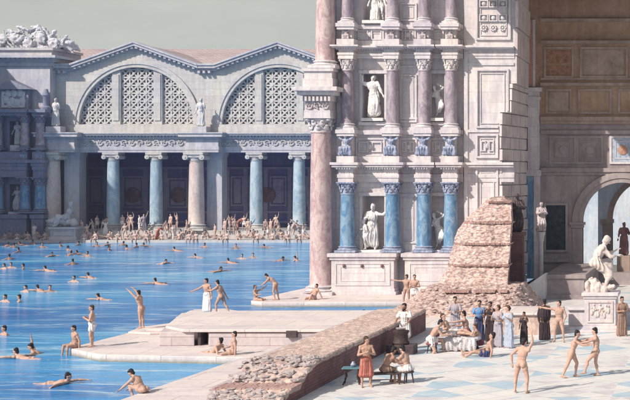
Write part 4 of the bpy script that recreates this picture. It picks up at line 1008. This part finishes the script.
for j in range(NY):
    for i in (0, NX):
        k = j*(NX+1)+i; a = len(vs); vs += [(vs[k][0],vs[k][1],vs[k][2]-.13), (vs[k+NX+1][0],vs[k+NX+1][1],vs[k+NX+1][2]-.13)]; fs.append((k, k+NX+1, a+1, a))
b.add(vs, fs); b.build('mortar_top', SND, cw)
q = MB()
for i in range(24):
    x = XA-.25+(XB+.1-XA+.25)*i/24
    for k in range(5): q.box(x, x+.098, 45.75+.25*k+random.uniform(-.02,.02), 45.98+.25*k, .485, .545+random.uniform(0,.02))
q.build('brick_slab', BRK, cw)
q = MB(); sp_ = [(random.uniform(XA-.1, XB), y, ph(y)+random.uniform(-.06,.08)) for y in [random.uniform(47.0, 49.6) for _ in range(330)]] + [(random.uniform(XA-.2, XB-.1), y, ph(y)+random.uniform(-.06,.05)) for y in [random.uniform(44.0, 45.75) for _ in range(240)]]
stones(q, sp_, .05, .15); q.build('broken_rubble', GRB, cw)
q = MB(); sp_ = [(random.uniform(XA, XB), y, ph(y)-.0) for y in [random.uniform(49.5, 67) for _ in range(420)]]; stones(q, sp_, .02, .065); q.build('loose_pebbles', SND, cw)
b = MB(); y = 46.2; k = 0
while y < 61:
    L = random.uniform(1.5, 2.3); h = .50 if y < 49 else .78
    b.box(XA-.55 + (.0 if h < .6 else .1), XA-.02, y, y+L-.03, -.2, h); 
    if h > .6: b.box(XA-.35, XA-.02, y+.3, y+L+.2, h+.004, h+.24)
    y += L; k += 1
b.build('facing_blocks', TERB, cw, bev=.03)
# ------------------------------------------------------------------ people
def P(**k): return k
STL = ((-.10,.02,-1), (-.02,-.05,-1))
EDGE = dict(lL=((-.22,1,.0),(-.02,.10,-1)), lR=((.22,1,.0),(.02,.18,-1)))
FLOOR = dict(lL=((-.25,.85,.55),(.05,.55,-.9)), lR=((.25,1,.12),(.1,1,-.1)))
STOOL = dict(lL=((-.2,1,-.08),(-.05,-.05,-1)), lR=((.2,1,-.08),(.05,.12,-1)))
# --- bathers at the pool edge
person(92, 347, P(aR=((.30,.25,-1),(-.75,.6,.45)), aL=((-.3,.25,-1),(.7,.65,.35)), lL=((-.14,.12,-1),(0,-.12,-1)), look=(-.3,1,0)), 110,
       'standing bather with folded arms and white towel at the tip of the lower terrace', hair=1, cloth=[('towel','loin',WH)], skin=0)
person(76, 347.5, P(tor=(0,.12,1), aL=((-.35,-.25,-1),(-.1,.1,-1)), aR=((.35,-.2,-1),(.1,.1,-1)), **EDGE), 140,
       'bather sitting on the terrace tip beside the standing one with feet in the water', sit=.0, skin=1)
person(141, 328.5, P(tor=(0,.22,1), aL=((-.12,.75,.75),(.1,.75,.6)), aR=((.12,.7,.8),(-.1,.7,.65)), hd=(0,.15,1), look=(0,1,.1), lL=((-.08,-.05,-1),(0,-.06,-1)), lR=((.08,.04,-1),(0,-.1,-1))), 82,
       'diver stretching both arms forward over the water from the low steps', z=.26, skin=0)
person(207, 314, P(aR=((.85,.3,-.55),(.8,.35,-.3)), aL=((-.4,.1,-1),(-.2,.3,-1)), tor=(.06,0,1), look=(.6,.8,0), lL=((-.12,.1,-1),(0,-.1,-1))), 165,
       'bather in a long white towel on the platform corner with one arm held out', z=.36, cloth=[('towel','towel',WH)], skin=1)
person(221, 314, P(tor=(0,.30,1), aL=((-.25,.8,-.5),(.1,1,.1)), aR=((.35,-.4,-1),(.1,-.5,-.8)), lL=((-.06,.55,-1),(0,-.05,-1)), lR=((.06,-.35,-1),(0,-.65,-1))), 75,
       'bare bather striding towards the one in the long towel on the platform', z=.36, skin=0)
person(256, 300.5, P(tor=(0,-.1,1), aL=((-.3,.8,.3),(0,.8,.6)), aR=((.3,.6,-.6),(0,1,.2)), **EDGE), -95,
       'bather sitting at the ledge tip reaching up to the one bending over', sit=-.05, skin=1, hair=1)
person(275, 300, P(tor=(0,.55,.85), tor2=(0,.85,.6), hd=(0,.8,.6), look=(0,1,-.6), aL=((-.1,.7,-.8),(0,.8,-.6)), aR=((.1,.8,-.7),(0,.9,-.5)), lL=((-.1,.15,-1),(0,-.25,-1)), lR=((.1,-.15,-1),(0,-.2,-1))), 88,
       'bather bending forward to help another out of the water at the ledge tip', skin=0)
person(314, 299.5, P(tor=(-.05,-.25,1), aL=((-.4,-.35,-.9),(-.25,-.3,-1)), aR=((.3,.5,-.6),(.1,.9,.1)), lL=((-.25,.85,.55),(.05,.55,-.9)), lR=((.3,1,.0),(.15,.6,-.8)), look=(.2,1,0)), 150,
       'bather lounging on the ledge at the foot of the giant pink column', sit=-.02, skin=0)
person(365, 309, P(tor=(0,.15,1), aL=((-.6,.4,-.6),(.1,1,-.2)), aR=((.6,.4,-.6),(-.1,1,-.2)), look=(-.3,1,0)), 60,
       'bather seen from behind chest deep in the narrow inlet below the great pedestal', sink=-.95, skin=1)
person(406.5, 306.5, P(aR=((.9,.25,.05),(1,.1,.15)), aL=((-.3,-.1,-1),(.3,.5,-.6)), lR=((.12,.1,-1),(0,-.1,-1)), look=(.8,.6,0)), 170,
       'bather pointing left beside the ruined wall, a companion at the shoulder', skin=1, hair=1)
person(414.5, 307, P(aR=((.3,.2,-1),(-.5,.7,.3)), aL=((-.35,.1,-1),(.5,.6,.1)), lL=((-.12,.06,-1),(0,-.06,-1))), 185,
       'bather in a white loincloth standing right of the pointing one near the ruin', cloth=[('loincloth','loin',WH)], skin=0)
person(212, 355, P(tor=(-.1,-.7,.7), hd=(0,-.2,1), aL=((-.5,-.6,-.7),(-.3,-.3,-1)), aR=((.5,-.2,-.9),(.7,.4,-.3)), lL=((-.2,1,.1),(0,.9,-.5)), lR=((.2,1,.0),(0,.8,-.6))), 75,
       'bather leaning back in the shallow inlet beside the seated one at the terrace corner', sit=-.18, skin=0, at=tuple(G(213,357,-.2)))
person(233, 354.5, P(tor=(0,-.1,1), aL=((-.45,-.2,-1),(-.15,.1,-1)), aR=((.3,.4,-.9),(-.2,.9,-.2)), lL=((-.2,1,-.1),(0,.2,-1)), lR=((.15,1,-.2),(0,.3,-1)), look=(-.2,1,0)), 110,
       'upright bather seated on the terrace corner with one arm propped on the stone', sit=.0, skin=0)
person(143, 393, P(tor=(0,.65,.8), hd=(0,.7,.75), look=(0,1,-.5), aL=((-.1,.8,-.7),(0,.9,-.7)), aR=((.1,.8,-.75),(0,.85,-.75)), lL=((-.15,1,.35),(0,-.35,-1)), lR=((.2,1,.0),(.1,-.9,-.3))), 78,
       'crouching bather leaning to the water on the walkway at the lower edge', sit=.0, skin=0, bulk=1.05)
# --- table group against the cut wall
YB2 = G(404, 349.5).y
t = empty('stone_pedestal', G(402, 353.5), 'round dark stone block on a slab before the bearded man', 'pedestal')
g0 = G(402, 353.5)
b = MB(); b.slab([(g0.x-.62,g0.y-.4),(g0.x+.62,g0.y-.4),(g0.x+.62,g0.y+.4),(g0.x-.62,g0.y+.4)], 0, .42); b.build('slab', BRZ, t, bev=.03)
b = MB(); b.lathe((g0.x-.05,g0.y,.42), [(.36,0),(.38,.08),(.33,.15),(.31,.45),(.37,.55),(.37,.62)], 18); b.build('drum', WD, t, True)
b = MB(); b.lathe((g0.x-.05,g0.y,1.04), [(.10,0),(.2,.05),(.24,.12),(.22,.12),(.1,.07)], 16); b.build('bowl', SCP, t, True)
person(405, 349, P(aR=((.35,.4,-.9),(-.25,1,-.25)), aL=((-.35,.4,-.9),(.15,1,-.35)), tor=(0,.1,1), look=(.3,1,-.15)), 172,
       'bearded man in a white tunic standing behind the dark round stone block', cloth=[('tunic','tunic',WH)], beard=True, skin=2, scale=1.08)
person(366, 387, P(aR=((.35,.35,-.9),(-.8,.6,.35)), aL=((-.35,.35,-.9),(.8,.6,.3)), lL=((-.12,.05,-1),(0,-.05,-1)), look=(-.7,.7,0), hd=(-.1,.1,1)), 205,
       'bare chested man in a red skirt standing with folded arms left of the bench', cloth=[('skirt','skirt',RED)], skin=1, hair=1, scale=.98)
g0 = G(385, 384)
t = empty('bench', g0, 'low dark curved bench under the man seen from behind', 'bench', rz=10)
b = MB(); b.slab([(-.62,-.22),(.62,-.22),(.62,.22),(-.62,.22)], .38, .46); b.build('seat', WD, t, local=True, bev=.02)
for sx_ in (-.5,.5):
    for sy_ in (-.15,.15): MB().tube([(sx_,sy_,.39),(sx_*1.1,sy_*1.2,.0)], [.035,.028], 8).build('leg', WD, t, True, True)
b = MB(); b.tube([(-.58,-.2,.20),(.58,-.2,.20)], .02, 6); b.build('stretcher', WD, t, True, True)
person(385, 384, P(tor=(.1,.35,1), tor2=(.15,.55,.9), hd=(.1,.5,.9), aL=((-.3,.6,-.7),(.4,.9,.1)), aR=((.3,.6,-.7),(.1,1,.0)), **STOOL), -40,
       'man seen from behind hunched on the dark bench', sit=.46, skin=2, cloth=[('loincloth','loin',TAN)])
g0 = G(408, 383)
t = empty('stool', g0, 'small wooden stool under the man in white cloth facing the bench', 'stool')
MB().lathe((0,0,.40), [(.22,0),(.24,.03),(.22,.06)], 16).build('seat', WD, t, True, True)
for k in range(3): a = k*2.1; MB().tube([(.15*math.cos(a),.15*math.sin(a),.41),(.22*math.cos(a),.22*math.sin(a),0)], [.03,.025], 8).build('leg', WD, t, True, True)
person(408, 383, P(tor=(0,.35,1), hd=(0,.4,1), look=(0,1,-.4), aL=((-.2,.7,-.7),(.1,.9,.2)), aR=((.25,.6,-.8),(-.2,.9,.1)), **STOOL), 70,
       'man with a white cloth over the lap seated facing the hunched man', sit=.44, skin=0, cloth=[('lap_cloth','skirt',WH)])
g0 = G(352, 384)
t = empty('table', g0, 'little teal topped table with dark legs at the left of the bench', 'table', rz=8)
MB().box(-.36,.36,-.26,.26,.60,.66).build('tabletop', TEAL, t, local=True, bev=.015)
for sx_ in (-.27,.27):
    for sy_ in (-.18,.18): MB().tube([(sx_,sy_,.61),(sx_*.8,sy_*.9,.3),(sx_*1.15,sy_*1.15,0)], [.035,.03,.035], 8).build('leg', WD, t, True, True)
b = MB(); b.lathe((.05,0,.66), [(.05,0),(.10,.04),(.11,.10),(.06,.17),(.05,.21)], 14); tag(b.build('jug', SCB, None, True), 'small grey blue jug on the little teal table', 'jug'); jug = bpy.data.objects['jug']; jug.location = g0
# --- group round the couch
g0 = G(455, 350)
t = empty('couch', g0, 'low couch hung with a pale patterned cloth under the reclining woman', 'couch'); t.scale = (1.18,)*3
b = MB(); b.box(-.95,.95,-.36,.36,.34,.46); b.build('frame', WD, t, local=True, bev=.02)
for sx_ in (-.82,.82):
    for sy_ in (-.28,.28): MB().lathe((sx_,sy_,0), [(.05,0),(.07,.05),(.04,.12),(.07,.22),(.05,.35)], 10).build('leg', WD, t, True, True)
b = MB()
for k in range(24): b.ell((-.9+.078*k, -.12+.03*math.sin(k*2.2), .47), (.12,.36,.07), None, 8, 6)
for k in range(17): b.ell((-.35+.075*k, -.45+.05*math.sin(k*2.6), .26+.03*math.sin(k*1.7)), (.075,.11,.25), None, 8, 6)
r = remesh(b, .03, 2, .012); setmat(r, plain('patterned grey cloth', (.50,.47,.50), .9, .45, 26)); o = bpy.data.objects.new('drape', r); col.objects.link(o); o.parent = t
b = MB(); b.ell((-.80,0,.58), (.20,.30,.12)); b.ell((-.83,0,.66), (.16,.26,.10)); b.build('bolster', MRN, t, True, True)
person(452, 350, P(tor=(0,-.62,.78), tor2=(0,-.5,.9), hd=(0,-.1,1), aL=((-.5,-.3,-.7),(-.1,.8,.2)), aR=((.5,.3,-.6),(.1,.9,.4)), lL=((-.1,1,.28),(0,.95,-.35)), lR=((.14,1,.1),(.05,1,-.12)), look=(.4,1,0)), -98,
       'bare woman reclining on the draped couch in the middle of the group', sit=.64, scale=1.1, skin=0, hair=1, long=True, cloth=[('lap_cloth','loin',WH)], at=tuple(G(450.5,350)))
g0 = G(432, 353)
t = empty('stool', g0, 'stool hidden under the maroon cloth of the man left of the couch', 'stool')
MB().lathe((0,0,.38), [(.22,0),(.25,.03),(.22,.07)], 16).build('seat', WD, t, True, True)
for k in range(4): a = k*1.57+.4; MB().tube([(.15*math.cos(a),.15*math.sin(a),.4),(.22*math.cos(a),.22*math.sin(a),0)], [.03,.025], 8).build('leg', WD, t, True, True)
MB().ell((0,0,.42), (.28,.28,.09)).build('cloth', MRN, t, True, True)
person(431, 353, P(tor=(0,.45,1), tor2=(0,.65,.85), hd=(0,.5,.9), aL=((-.2,.6,-.7),(.1,1,.3)), aR=((.2,.6,-.8),(-.1,1,.1)), lL=((-.2,1,-.1),(0,.1,-1)), lR=((.25,.35,-1),(.1,-.55,-1))), -75,
       'man leaning forward with a bent back at the left end of the couch', sit=.48, skin=0, cloth=[('loincloth','loin',WH)], scale=1.1)
person(455, 338.5, P(aL=((-.3,.3,-.9),(.5,.8,.1)), aR=((.3,.3,-.9),(-.5,.8,.1)), hd=(0,.15,1), look=(0,1,-.2)), 180,
       'dark haired person in a grey white tunic standing behind the reclining woman', skin=1, cloth=[('tunic','dress',GR)], scale=1.05)
person(467, 346, P(tor=(.1,.2,1), aL=((-.4,.8,-.1),(0,1,-.1)), aR=((.3,.5,-.7),(-.3,.9,.1)), hd=(0,.25,1), **STOOL), 98,
       'bare youth behind the couch stretching an arm across the reclining woman', sit=.52, skin=0, hair=0, cloth=[('loincloth','loin',MRN)], scale=1.1)
g0 = G(467, 346); t = empty('stool', g0, 'stool behind the couch under the bare youth', 'stool'); MB().lathe((0,0,.44), [(.2,0),(.22,.03),(.2,.07)], 14).build('seat', WD, t, True, True)
for k in range(3): a = k*2.1; MB().tube([(.13*math.cos(a),.13*math.sin(a),.45),(.2*math.cos(a),.2*math.sin(a),0)], [.03,.025], 8).build('leg', WD, t, True, True)
o = person(479, 341, P(aL=((-.3,.2,-1),(.4,.7,.1)), aR=((.35,.2,-1),(-.4,.7,.0)), hd=(-.05,.15,1), look=(.5,1,-.1)), 190,
       'person in a blue top and navy skirt standing behind the right end of the couch', skin=1, cloth=[('top','top',BLU),('skirt','longskirt',NVY)])
person(490, 358, P(tor=(-.1,-.35,1), aL=((-.45,-.3,-.9),(-.2,.2,-1)), aR=((.4,.4,-.7),(0,1,-.3)), lL=((-.2,1,.35),(0,.9,-.55)), lR=((.15,1,.1),(0,1,-.1)), look=(0,1,.1)), 92,
       'bare man sitting on the floor with legs stretched towards the couch', sit=-.02, skin=1, cloth=[('loincloth','loin',NVY)], at=tuple(G(487,356.5)), scale=1.1)
person(490, 341.5, P(aL=((-.25,.3,-1),(.5,.7,.2)), aR=((.3,.1,-1),(-.2,.5,-.8)), look=(.4,1,-.1)), 165,
       'person in a dark wrap standing close to the right of the blue topped one', skin=2, cloth=[('wrap','dress',DRK)], scale=.98)
person(480, 349, P(tor=(0,.3,1), hd=(0,.3,1), aL=((-.3,.7,-.6),(.2,.9,.2)), aR=((.3,.6,-.7),(-.2,.9,.1)), lL=((-.2,1,.2),(0,.1,-1)), lR=((.25,1,.1),(0,.35,-1))), 100,
       'person in a maroon wrap crouched at the foot of the couch facing the reclining woman', skin=1, hair=1, cloth=[('wrap','skirt',MRN)], sit=.16)
person(498, 347, P(aR=((.35,.3,-1),(-.6,.6,.5)), aL=((-.3,.1,-1),(.4,.7,.1)), look=(.6,1,0)), 150,
       'woman in a grey white dress standing at the right end of the couch', skin=0, hair=1, long=True, cloth=[('dress','dress',GR)])
person(509, 348, P(aR=((.35,.4,-.9),(-.2,.8,.6)), aL=((-.4,.2,-.9),(.1,.9,.5)), look=(.6,1,.1), tor=(.08,0,1)), 140,
       'woman in a long pale blue dress, rightmost of the two standing by the couch', skin=0, hair=1, long=True, cloth=[('dress','dress',LBL)])
person(524, 344, P(aR=((.2,.2,-1),(-.3,.5,-.6)), aL=((-.6,.5,-.4),(-.4,.8,.3))), 150,
       'small child in dark clothes beside the woman in pale blue', skin=2, cloth=[('tunic','dress',DRK)], scale=.78)
person(544.5, 340, P(aR=((.15,.2,-1),(-.1,.3,-1)), aL=((-.15,.2,-1),(.1,.3,-1)), hd=(0,.1,1)), 20,
       'person wrapped in a wide dark brown cloak before the low cream wall', skin=2, cloth=[('cloak','cloak',DRK)], bulk=1.15, scale=1.02)
person(559, 342, P(aR=((.9,.2,.12),(.95,-.1,.15)), aL=((-.45,0,-1),(.35,.25,-.9)), lL=((-.2,.1,-1),(-.05,-.1,-1)), lR=((.2,.0,-1),(.05,-.05,-1)), look=(.7,.8,0), tw=12), 175,
       'bare athlete pointing his arm towards the cloaked figure', skin=0, scale=1.02)
person(521.5, 393, P(tor=(-.16,.08,1), hd=(.25,.0,1), aR=((.2,.3,1),(.0,-.1,1)), aL=((-.75,-.1,-.7),(.15,-.05,-1)), lL=((-.24,.05,-1),(-.03,-.12,-1)), lR=((.22,.1,-1),(.02,-.16,-1)), tw=-10, look=(.3,1,0)), 35,
       'athlete with one arm raised overhead alone on the front of the plaza', skin=0, scale=1.04, bulk=1.06) if False else \
person(521.5, 393, P(tor=(.10,.06,1), hd=(.15,.1,1), aR=((.45,.2,1),(-.15,.05,1)), aL=((-.75,-.1,-.7),(.10,.05,-1)), lL=((-.24,.05,-1),(-.03,-.12,-1)), lR=((.22,.1,-1),(.02,-.16,-1)), look=(.4,1,0)), -15,
       'athlete with one arm raised overhead alone on the front of the plaza', skin=0, scale=1.04, bulk=1.06)
person(572, 377.5, P(tor=(0,.32,1), hd=(0,.25,1), aL=((-.25,.9,-.45),(.1,1,-.1)), aR=((.25,.9,-.5),(-.1,1,-.05)), lL=((-.12,.45,-1),(-.03,-.15,-1)), lR=((.14,-.35,-1),(.05,-.45,-1))), -88,
       'left wrestler lunging forward to grip his opponent by the arms', skin=0, bulk=1.06)
person(596, 376.5, P(tor=(0,-.10,1), tor2=(0,.1,1), hd=(0,.2,1), aL=((-.25,.9,-.35),(.1,1,-.15)), aR=((.3,.9,-.3),(-.1,1,-.2)), lL=((-.12,.75,-.85),(0,.25,-1)), lR=((.12,.05,-1),(.05,-.20,-1))), 92,
       'right wrestler leaning back with one leg pushed out at his opponent', skin=0, bulk=1.05)
person(622, 336, P(aR=((.2,.2,-1),(-.5,.6,.1)), aL=((-.2,.2,-1),(.5,.6,.1))), 200,
       'robed brown figure standing right of the statue pedestal', skin=2, cloth=[('robe','dress',TAN)])

# --- swimmers (shared poses)
SA = P(tor=(0,.95,.28), hd=(0,.45,1), look=(0,1,.1), aL=((-.25,1,.12),(0,1,-.05)), aR=((.7,.1,-.35),(.4,-.6,-.4)), lL=((-.1,-1,-.06),(0,-1,.05)), lR=((.12,-1,-.2),(0,-1,.1)))
SB = P(tor=(0,.1,1), hd=(0,.1,1), aL=((-.85,.35,-.25),(-.4,.9,-.05)), aR=((.85,.35,-.25),(.4,.9,-.05)))
SC = P(tor=(0,.8,.55), hd=(0,.4,1), aL=((-.5,.6,-.4),(0,1,-.2)), aR=((.35,.35,1),(.0,.15,1)), lL=((-.1,-1,-.3),(0,-1,.05)), lR=((.12,-1,-.4),(0,-1,.1)))
SD = P(tor=(.25,.9,.22), hd=(0,.3,1), aL=((-.55,.9,.05),(-.2,1,-.06)), aR=((.85,-.25,.0),(1,-.2,-.08)), lL=((-.1,-1,.02),(0,-1,-.05)), lR=((.12,-1,.0),(0,-1,-.02)))
SW = {'a': (SA, -.16), 'b': (SB, -.50), 'c': (SC, -.27), 'd': (SD, -.13)}
def swim(px, py, kind, yaw, label, sk=0, big=False, hair=0):
    pose, dz = SW[kind]
    p = G(px, py, WZ)
    # the head is at px: move the pelvis back along the heading
    J = skeleton(pose); h = Matrix.Rotation(R(yaw), 3, 'Z') @ J['hd']
    key = ('big' if big else 'far')+kind+str(sk)
    return person(px, py, pose, yaw, label, skin=sk, key=key, vox=.014 if big else .026, fing=big, at=(p.x-h.x*1.2, p.y-h.y*1.2, 0), sink=WZ+dz*1.2+.10, group='swimmers in the pool', hair=hair, scale=1.22)
near = [(16,358,'d',85,'swimmer with outstretched arms left of the one raising an arm'),(31,354,'c',110,'swimmer raising one arm out of the water near the left edge'),
 (68,384,'d',-80,'swimmer stretched sideways alone at the lower left of the pool'),(4,335,'b',140,'swimmer cut by the left frame edge above the waving pair'),
 (5,302,'b',160,'swimmer treading water at the left edge, left one of a close pair'),(19,302,'b',120,'swimmer treading water, right one of the close pair by the left edge'),
 (98,300,'a',85,'swimmer gliding left between the diver and the left edge'),(37.5,291,'a',60,'swimmer with head low midway between the left pair and the pavilion'),
 (74,282,'b',170,'swimmer looking back, left of the one with a bare arm showing'),(88,278,'a',60,'swimmer with bare arm showing, halfway to the far bank on the left'),
 (45,271,'d',80,'swimmer lying flat in the dark water before the pavilion'),(155,284,'d',75,'swimmer spread wide in open water above the diver'),
 (166,264,'a',-100,'large pale swimmer on his side in open water before the second blue column')]
for k, (a, b_, kd, yw, lb) in enumerate(near): swim(a, b_, kd, yw, lb, k % 2, True)
far = [(4,269,'b',150,'swimmer in the trio at the left edge, nearest the frame'),(11,268,'b',190,'swimmer in the middle of the trio at the left edge'),(23,269,'b',120,'swimmer on the right of the trio at the left edge'),
 (195,258,'a',80,'swimmer before the pink column heading left'),(228,263,'d',70,'swimmer alone between two others before the third blue column'),(221,272,'d',-85,'swimmer with both arms out nearest the dancing bathers'),
 (242,259,'b',180,'dark head bobbing left of another before the third blue column'),(253,258,'b',200,'dark head bobbing right of another before the third blue column'),
 (283,261,'a',-60,'swimmer facing another near the giant pink column, the left one'),(295,261,'c',70,'swimmer facing another near the giant pink column, the right one'),
 (174,251,'d',80,'swimmer close to the far bank below the second blue column'),(264,248,'a',85,'swimmer just off the far bank below the fourth blue column'),
 (25.5,292,'b',150,'lone dark head left of the low swimmer on the left side'),(50,292,'b',210,'lone dark head right of the low swimmer on the left side')]
for k, (a, b_, kd, yw, lb) in enumerate(far): swim(a, b_, kd, yw, lb, k % 3)
dots = [(5,245),(14,246),(19,251),(26,244),(33,243),(42.5,246),(48,255),(60,245),(67.5,249),(68,254),(73,263),(79,244),(84,253),(88,255),(97,245),(104,244),(108.5,249),(126,248),(121,244),(9.5,258),(137,246),(150,245),(205,246),(236,247)]
for k, (a, b_) in enumerate(dots):
    p = G(a, b_+1.5, WZ); pose, dz = SW['b' if k % 3 else 'a']
    o = person(a, b_, pose, 40*k, 'tiny dark head in the deep blue water close to the far bank', skin=2, key='far'+('b' if k % 3 else 'a')+'2', vox=.026, fing=False, at=tuple(p), sink=WZ+dz*1.15+.10, group='distant heads near the far bank', scale=1.25)

# --- crowd on the far bank
FP = {'standing': P(aL=((-.2,.15,-1),(.1,.5,-.8)), aR=((.2,.1,-1),(0,.3,-1)), lL=((-.14,.1,-1),(0,-.12,-1))),
      'arm raising': P(aL=((-.5,.2,.9),(-.2,.2,1)), aR=((.4,.1,-.9),(.2,.4,-.9)), lL=((-.2,.1,-1),(0,-.12,-1)), lR=((.2,.0,-1),(0,-.1,-1))),
      'both arms up': P(aL=((-.5,.3,.9),(.3,.2,1)), aR=((.6,.2,.8),(-.2,.2,1)), lL=((-.2,.1,-1),(0,-.12,-1)), lR=((.2,.0,-1),(0,-.1,-1))),
      'walking': P(tor=(0,.12,1), aL=((-.15,.5,-.9),(0,.7,-.6)), aR=((.15,-.5,-.9),(0,-.2,-1)), lL=((-.08,-.4,-1),(0,-.6,-1)), lR=((.08,.45,-1),(0,-.1,-1))),
      'bending': P(tor=(0,.7,.8), aL=((-.1,.6,-.8),(0,.8,-.6)), aR=((.1,.7,-.7),(0,.9,-.5)), lL=((-.1,.25,-1),(0,-.3,-1)), lR=((.1,-.15,-1),(0,-.25,-1))),
      'seated': P(tor=(0,.1,1), aL=((-.3,-.2,-1),(-.1,.1,-1)), aR=((.3,.3,-.8),(0,.9,-.1)), **EDGE),
      'reclining': P(tor=(0,-.6,.8), hd=(0,-.1,1), aL=((-.5,-.5,-.7),(-.2,-.2,-1)), aR=((.4,.4,-.6),(.1,.9,.1)), **FLOOR),
      'crouching': P(tor=(0,.5,.9), aL=((-.2,.8,-.4),(.2,.6,-.8)), aR=((.2,.8,-.4),(-.2,.6,-.8)), lL=((-.25,1,.45),(0,-.35,-1)), lR=((.25,1,.4),(0,-.35,-1)))}
CL = {'bare': None, 'white towelled': ('towel','loin',WH), 'white robed': ('robe','dress',WH), 'grey robed': ('robe','dress',GR), 'red robed': ('robe','dress',RED)}
bays = [(3,48,'below the left pavilion',['seated','crouching','seated','reclining','seated','standing','crouching','seated']),
 (80,107,'between left pier and first blue column',['standing','seated','arm raising','crouching','walking','seated','standing','reclining','bending','both arms up']),
 (108,121,'at the first blue column',['seated','crouching','seated']),
 (121,150,'between first and second blue columns',['standing','arm raising','seated','walking','both arms up','crouching','seated','bending','standing','reclining','arm raising','seated','crouching']),
 (150,164,'at the second blue column',['seated','bending','seated']),
 (164,193,'between second blue column and pink column',['walking','both arms up','standing','arm raising','standing','both arms up','seated','reclining','crouching','standing','seated','bending']),
 (194,224,'at the pink column and pier',['seated','crouching','reclining','standing','seated']),
 (224,250,'between pier and third blue column',['standing','seated','walking','arm raising','standing','bending','seated','crouching','arm raising','reclining','standing']),
 (250,264,'at the third blue column',['crouching','seated','reclining']),
 (264,294,'between third and fourth blue columns',['standing','both arms up','standing','seated','arm raising','walking','crouching','reclining','seated','standing','bending']),
 (293,309,'right of the fourth blue column',['bending','seated','arm raising','reclining'])]
ORD = ['first','second','third','fourth','fifth']
ORD += ['sixth','seventh']
random.seed(21); clk = ['bare','bare','white towelled','bare','bare','white robed','bare','grey robed','bare','white towelled','bare','red robed']; ci = 0
for a0, a1, where, poses in bays:
    items = []
    for k, ps in enumerate(poses):
        c = clk[ci % 12]; ci += 1
        if ps in ('seated','reclining','crouching') and c.endswith('robed'): c = 'bare'
        items.append((a0 + (a1-a0)*(k+.5)/len(poses) + random.uniform(-.8,.8), ps, c))
    cnt = {}
    for it in items: cnt[it[1:]] = cnt.get(it[1:], 0)+1
    seen = {}
    for px, ps, c in items:
        i = seen.get((ps, c), 0); seen[(ps, c)] = i+1
        lab = f"{c} {ps} bather {where}"
        if cnt[(ps, c)] > 1: lab = f"{ORD[i]} from left of the {c} {ps} bathers {where}"
        low = ps in ('seated','reclining','crouching')
        Y = random.uniform(159.75, 160.3) if ps == 'seated' else random.uniform(160.3, 161.3) if low else random.choice((random.uniform(160.8, 161.8), random.uniform(162.2, 162.7), random.uniform(163.1, 163.7)))
        zc = 0 if Y < 162 or px < 78 else .5 if Y < 162.9 else 1.0
        if ps == 'seated': yaw = 180+random.uniform(-30,30)
        elif ps in ('reclining','walking','bending'): yaw = random.choice((-90,90))+random.uniform(-25,25)
        else: yaw = 180+random.uniform(-70,70)
        sk = ci % 2
        person(px, 0, FP[ps], yaw, lab, skin=3, key='c_%s_%s' % (ps, c), vox=.032, fing=False, cloth=[CL[c]] if CL[c] else [], sit=(.0 if ps == 'seated' else None),
               at=(X(px, Y), Y, 0), z=zc, group='bathers crowding the far pool edge', scale=random.uniform(.98,1.2), hair=random.choice((0,0,1)))
# ------------------------------------------------------------------ light, sky, camera
hz = MB().box(-264, 204, -64, 424, -4.2, 34).build('haze', None); tag(hz, kind='stuff')
hm = bpy.data.materials.new('pale air'); hm.use_nodes = True; hn = hm.node_tree.nodes
for x in list(hn): hn.remove(x)
ho = hn.new('ShaderNodeOutputMaterial'); pv = hn.new('ShaderNodeVolumePrincipled'); hm.node_tree.links.new(pv.outputs[0], ho.inputs['Volume'])
pv.inputs['Color'].default_value = (.62,.68,1.0,1); pv.inputs['Density'].default_value = .00032; pv.inputs['Anisotropy'].default_value = .2
hz.data.materials.clear(); hz.data.materials.append(hm)
w = bpy.data.worlds.new('World'); sc.world = w; w.use_nodes = True
n = w.node_tree.nodes; l = w.node_tree.links
for x in list(n): n.remove(x)
sky = n.new('ShaderNodeTexSky'); sky.sky_type = 'NISHITA'; sky.sun_disc = False
EL, AZ = math.atan(1/math.hypot(.87,1)), math.atan2(-.87,-1)                                   # sun low to the left and behind the viewer: travels right, away, down
sky.sun_elevation = EL; sky.sun_rotation = AZ; sky.air_density = 1.2; sky.dust_density = 2.5
tc = n.new('ShaderNodeTexCoord'); sep = n.new('ShaderNodeSeparateXYZ'); l.new(tc.outputs['Generated'], sep.inputs[0])
hz_ = ramp(n, l, sep.outputs[2], [(0.0, (.92,.92,.92)), (.16, (.85,.85,.85)), (.5, (.35,.35,.35))])
nz = noise(n, l, mapping(n, l, tc.outputs['Generated'], (7,7,26)), 1.0, 7, .62)
haze = ramp(n, l, nz, [(.3, (4.1,4.3,3.85)), (.7, (5.1,5.2,4.7))])
k = mix(n, l, hz_, sky.outputs[0], haze)
bg = n.new('ShaderNodeBackground'); bg.inputs['Strength'].default_value = .10; l.new(k, bg.inputs['Color'])
ow = n.new('ShaderNodeOutputWorld'); l.new(bg.outputs[0], ow.inputs[0])
su = bpy.data.lights.new('sun', 'SUN'); su.energy = 4.3; su.angle = R(.6); su.color = (1, .91, .79)
so = bpy.data.objects.new('sun', su); col.objects.link(so); so.rotation_euler = V((.87,1,-1)).to_track_quat('-Z','Y').to_euler(); so.location = (-60,-60,80)
ca = bpy.data.cameras.new('camera'); co = bpy.data.objects.new('camera', ca); col.objects.link(co); sc.camera = co
co.location = (0,0,H); co.rotation_euler = (R(90),0,0); ca.sensor_width = 36; ca.lens = F/630*36
ca.shift_x = (315-CX)/630; ca.shift_y = -(200-HZ)/630; ca.clip_end = 3000; ca.clip_start = .5
sc.view_settings.view_transform = 'Standard'; sc.view_settings.look = 'None'; sc.view_settings.gamma = 1; sc.view_settings.use_curve_mapping = False
sc.view_settings.exposure = .32
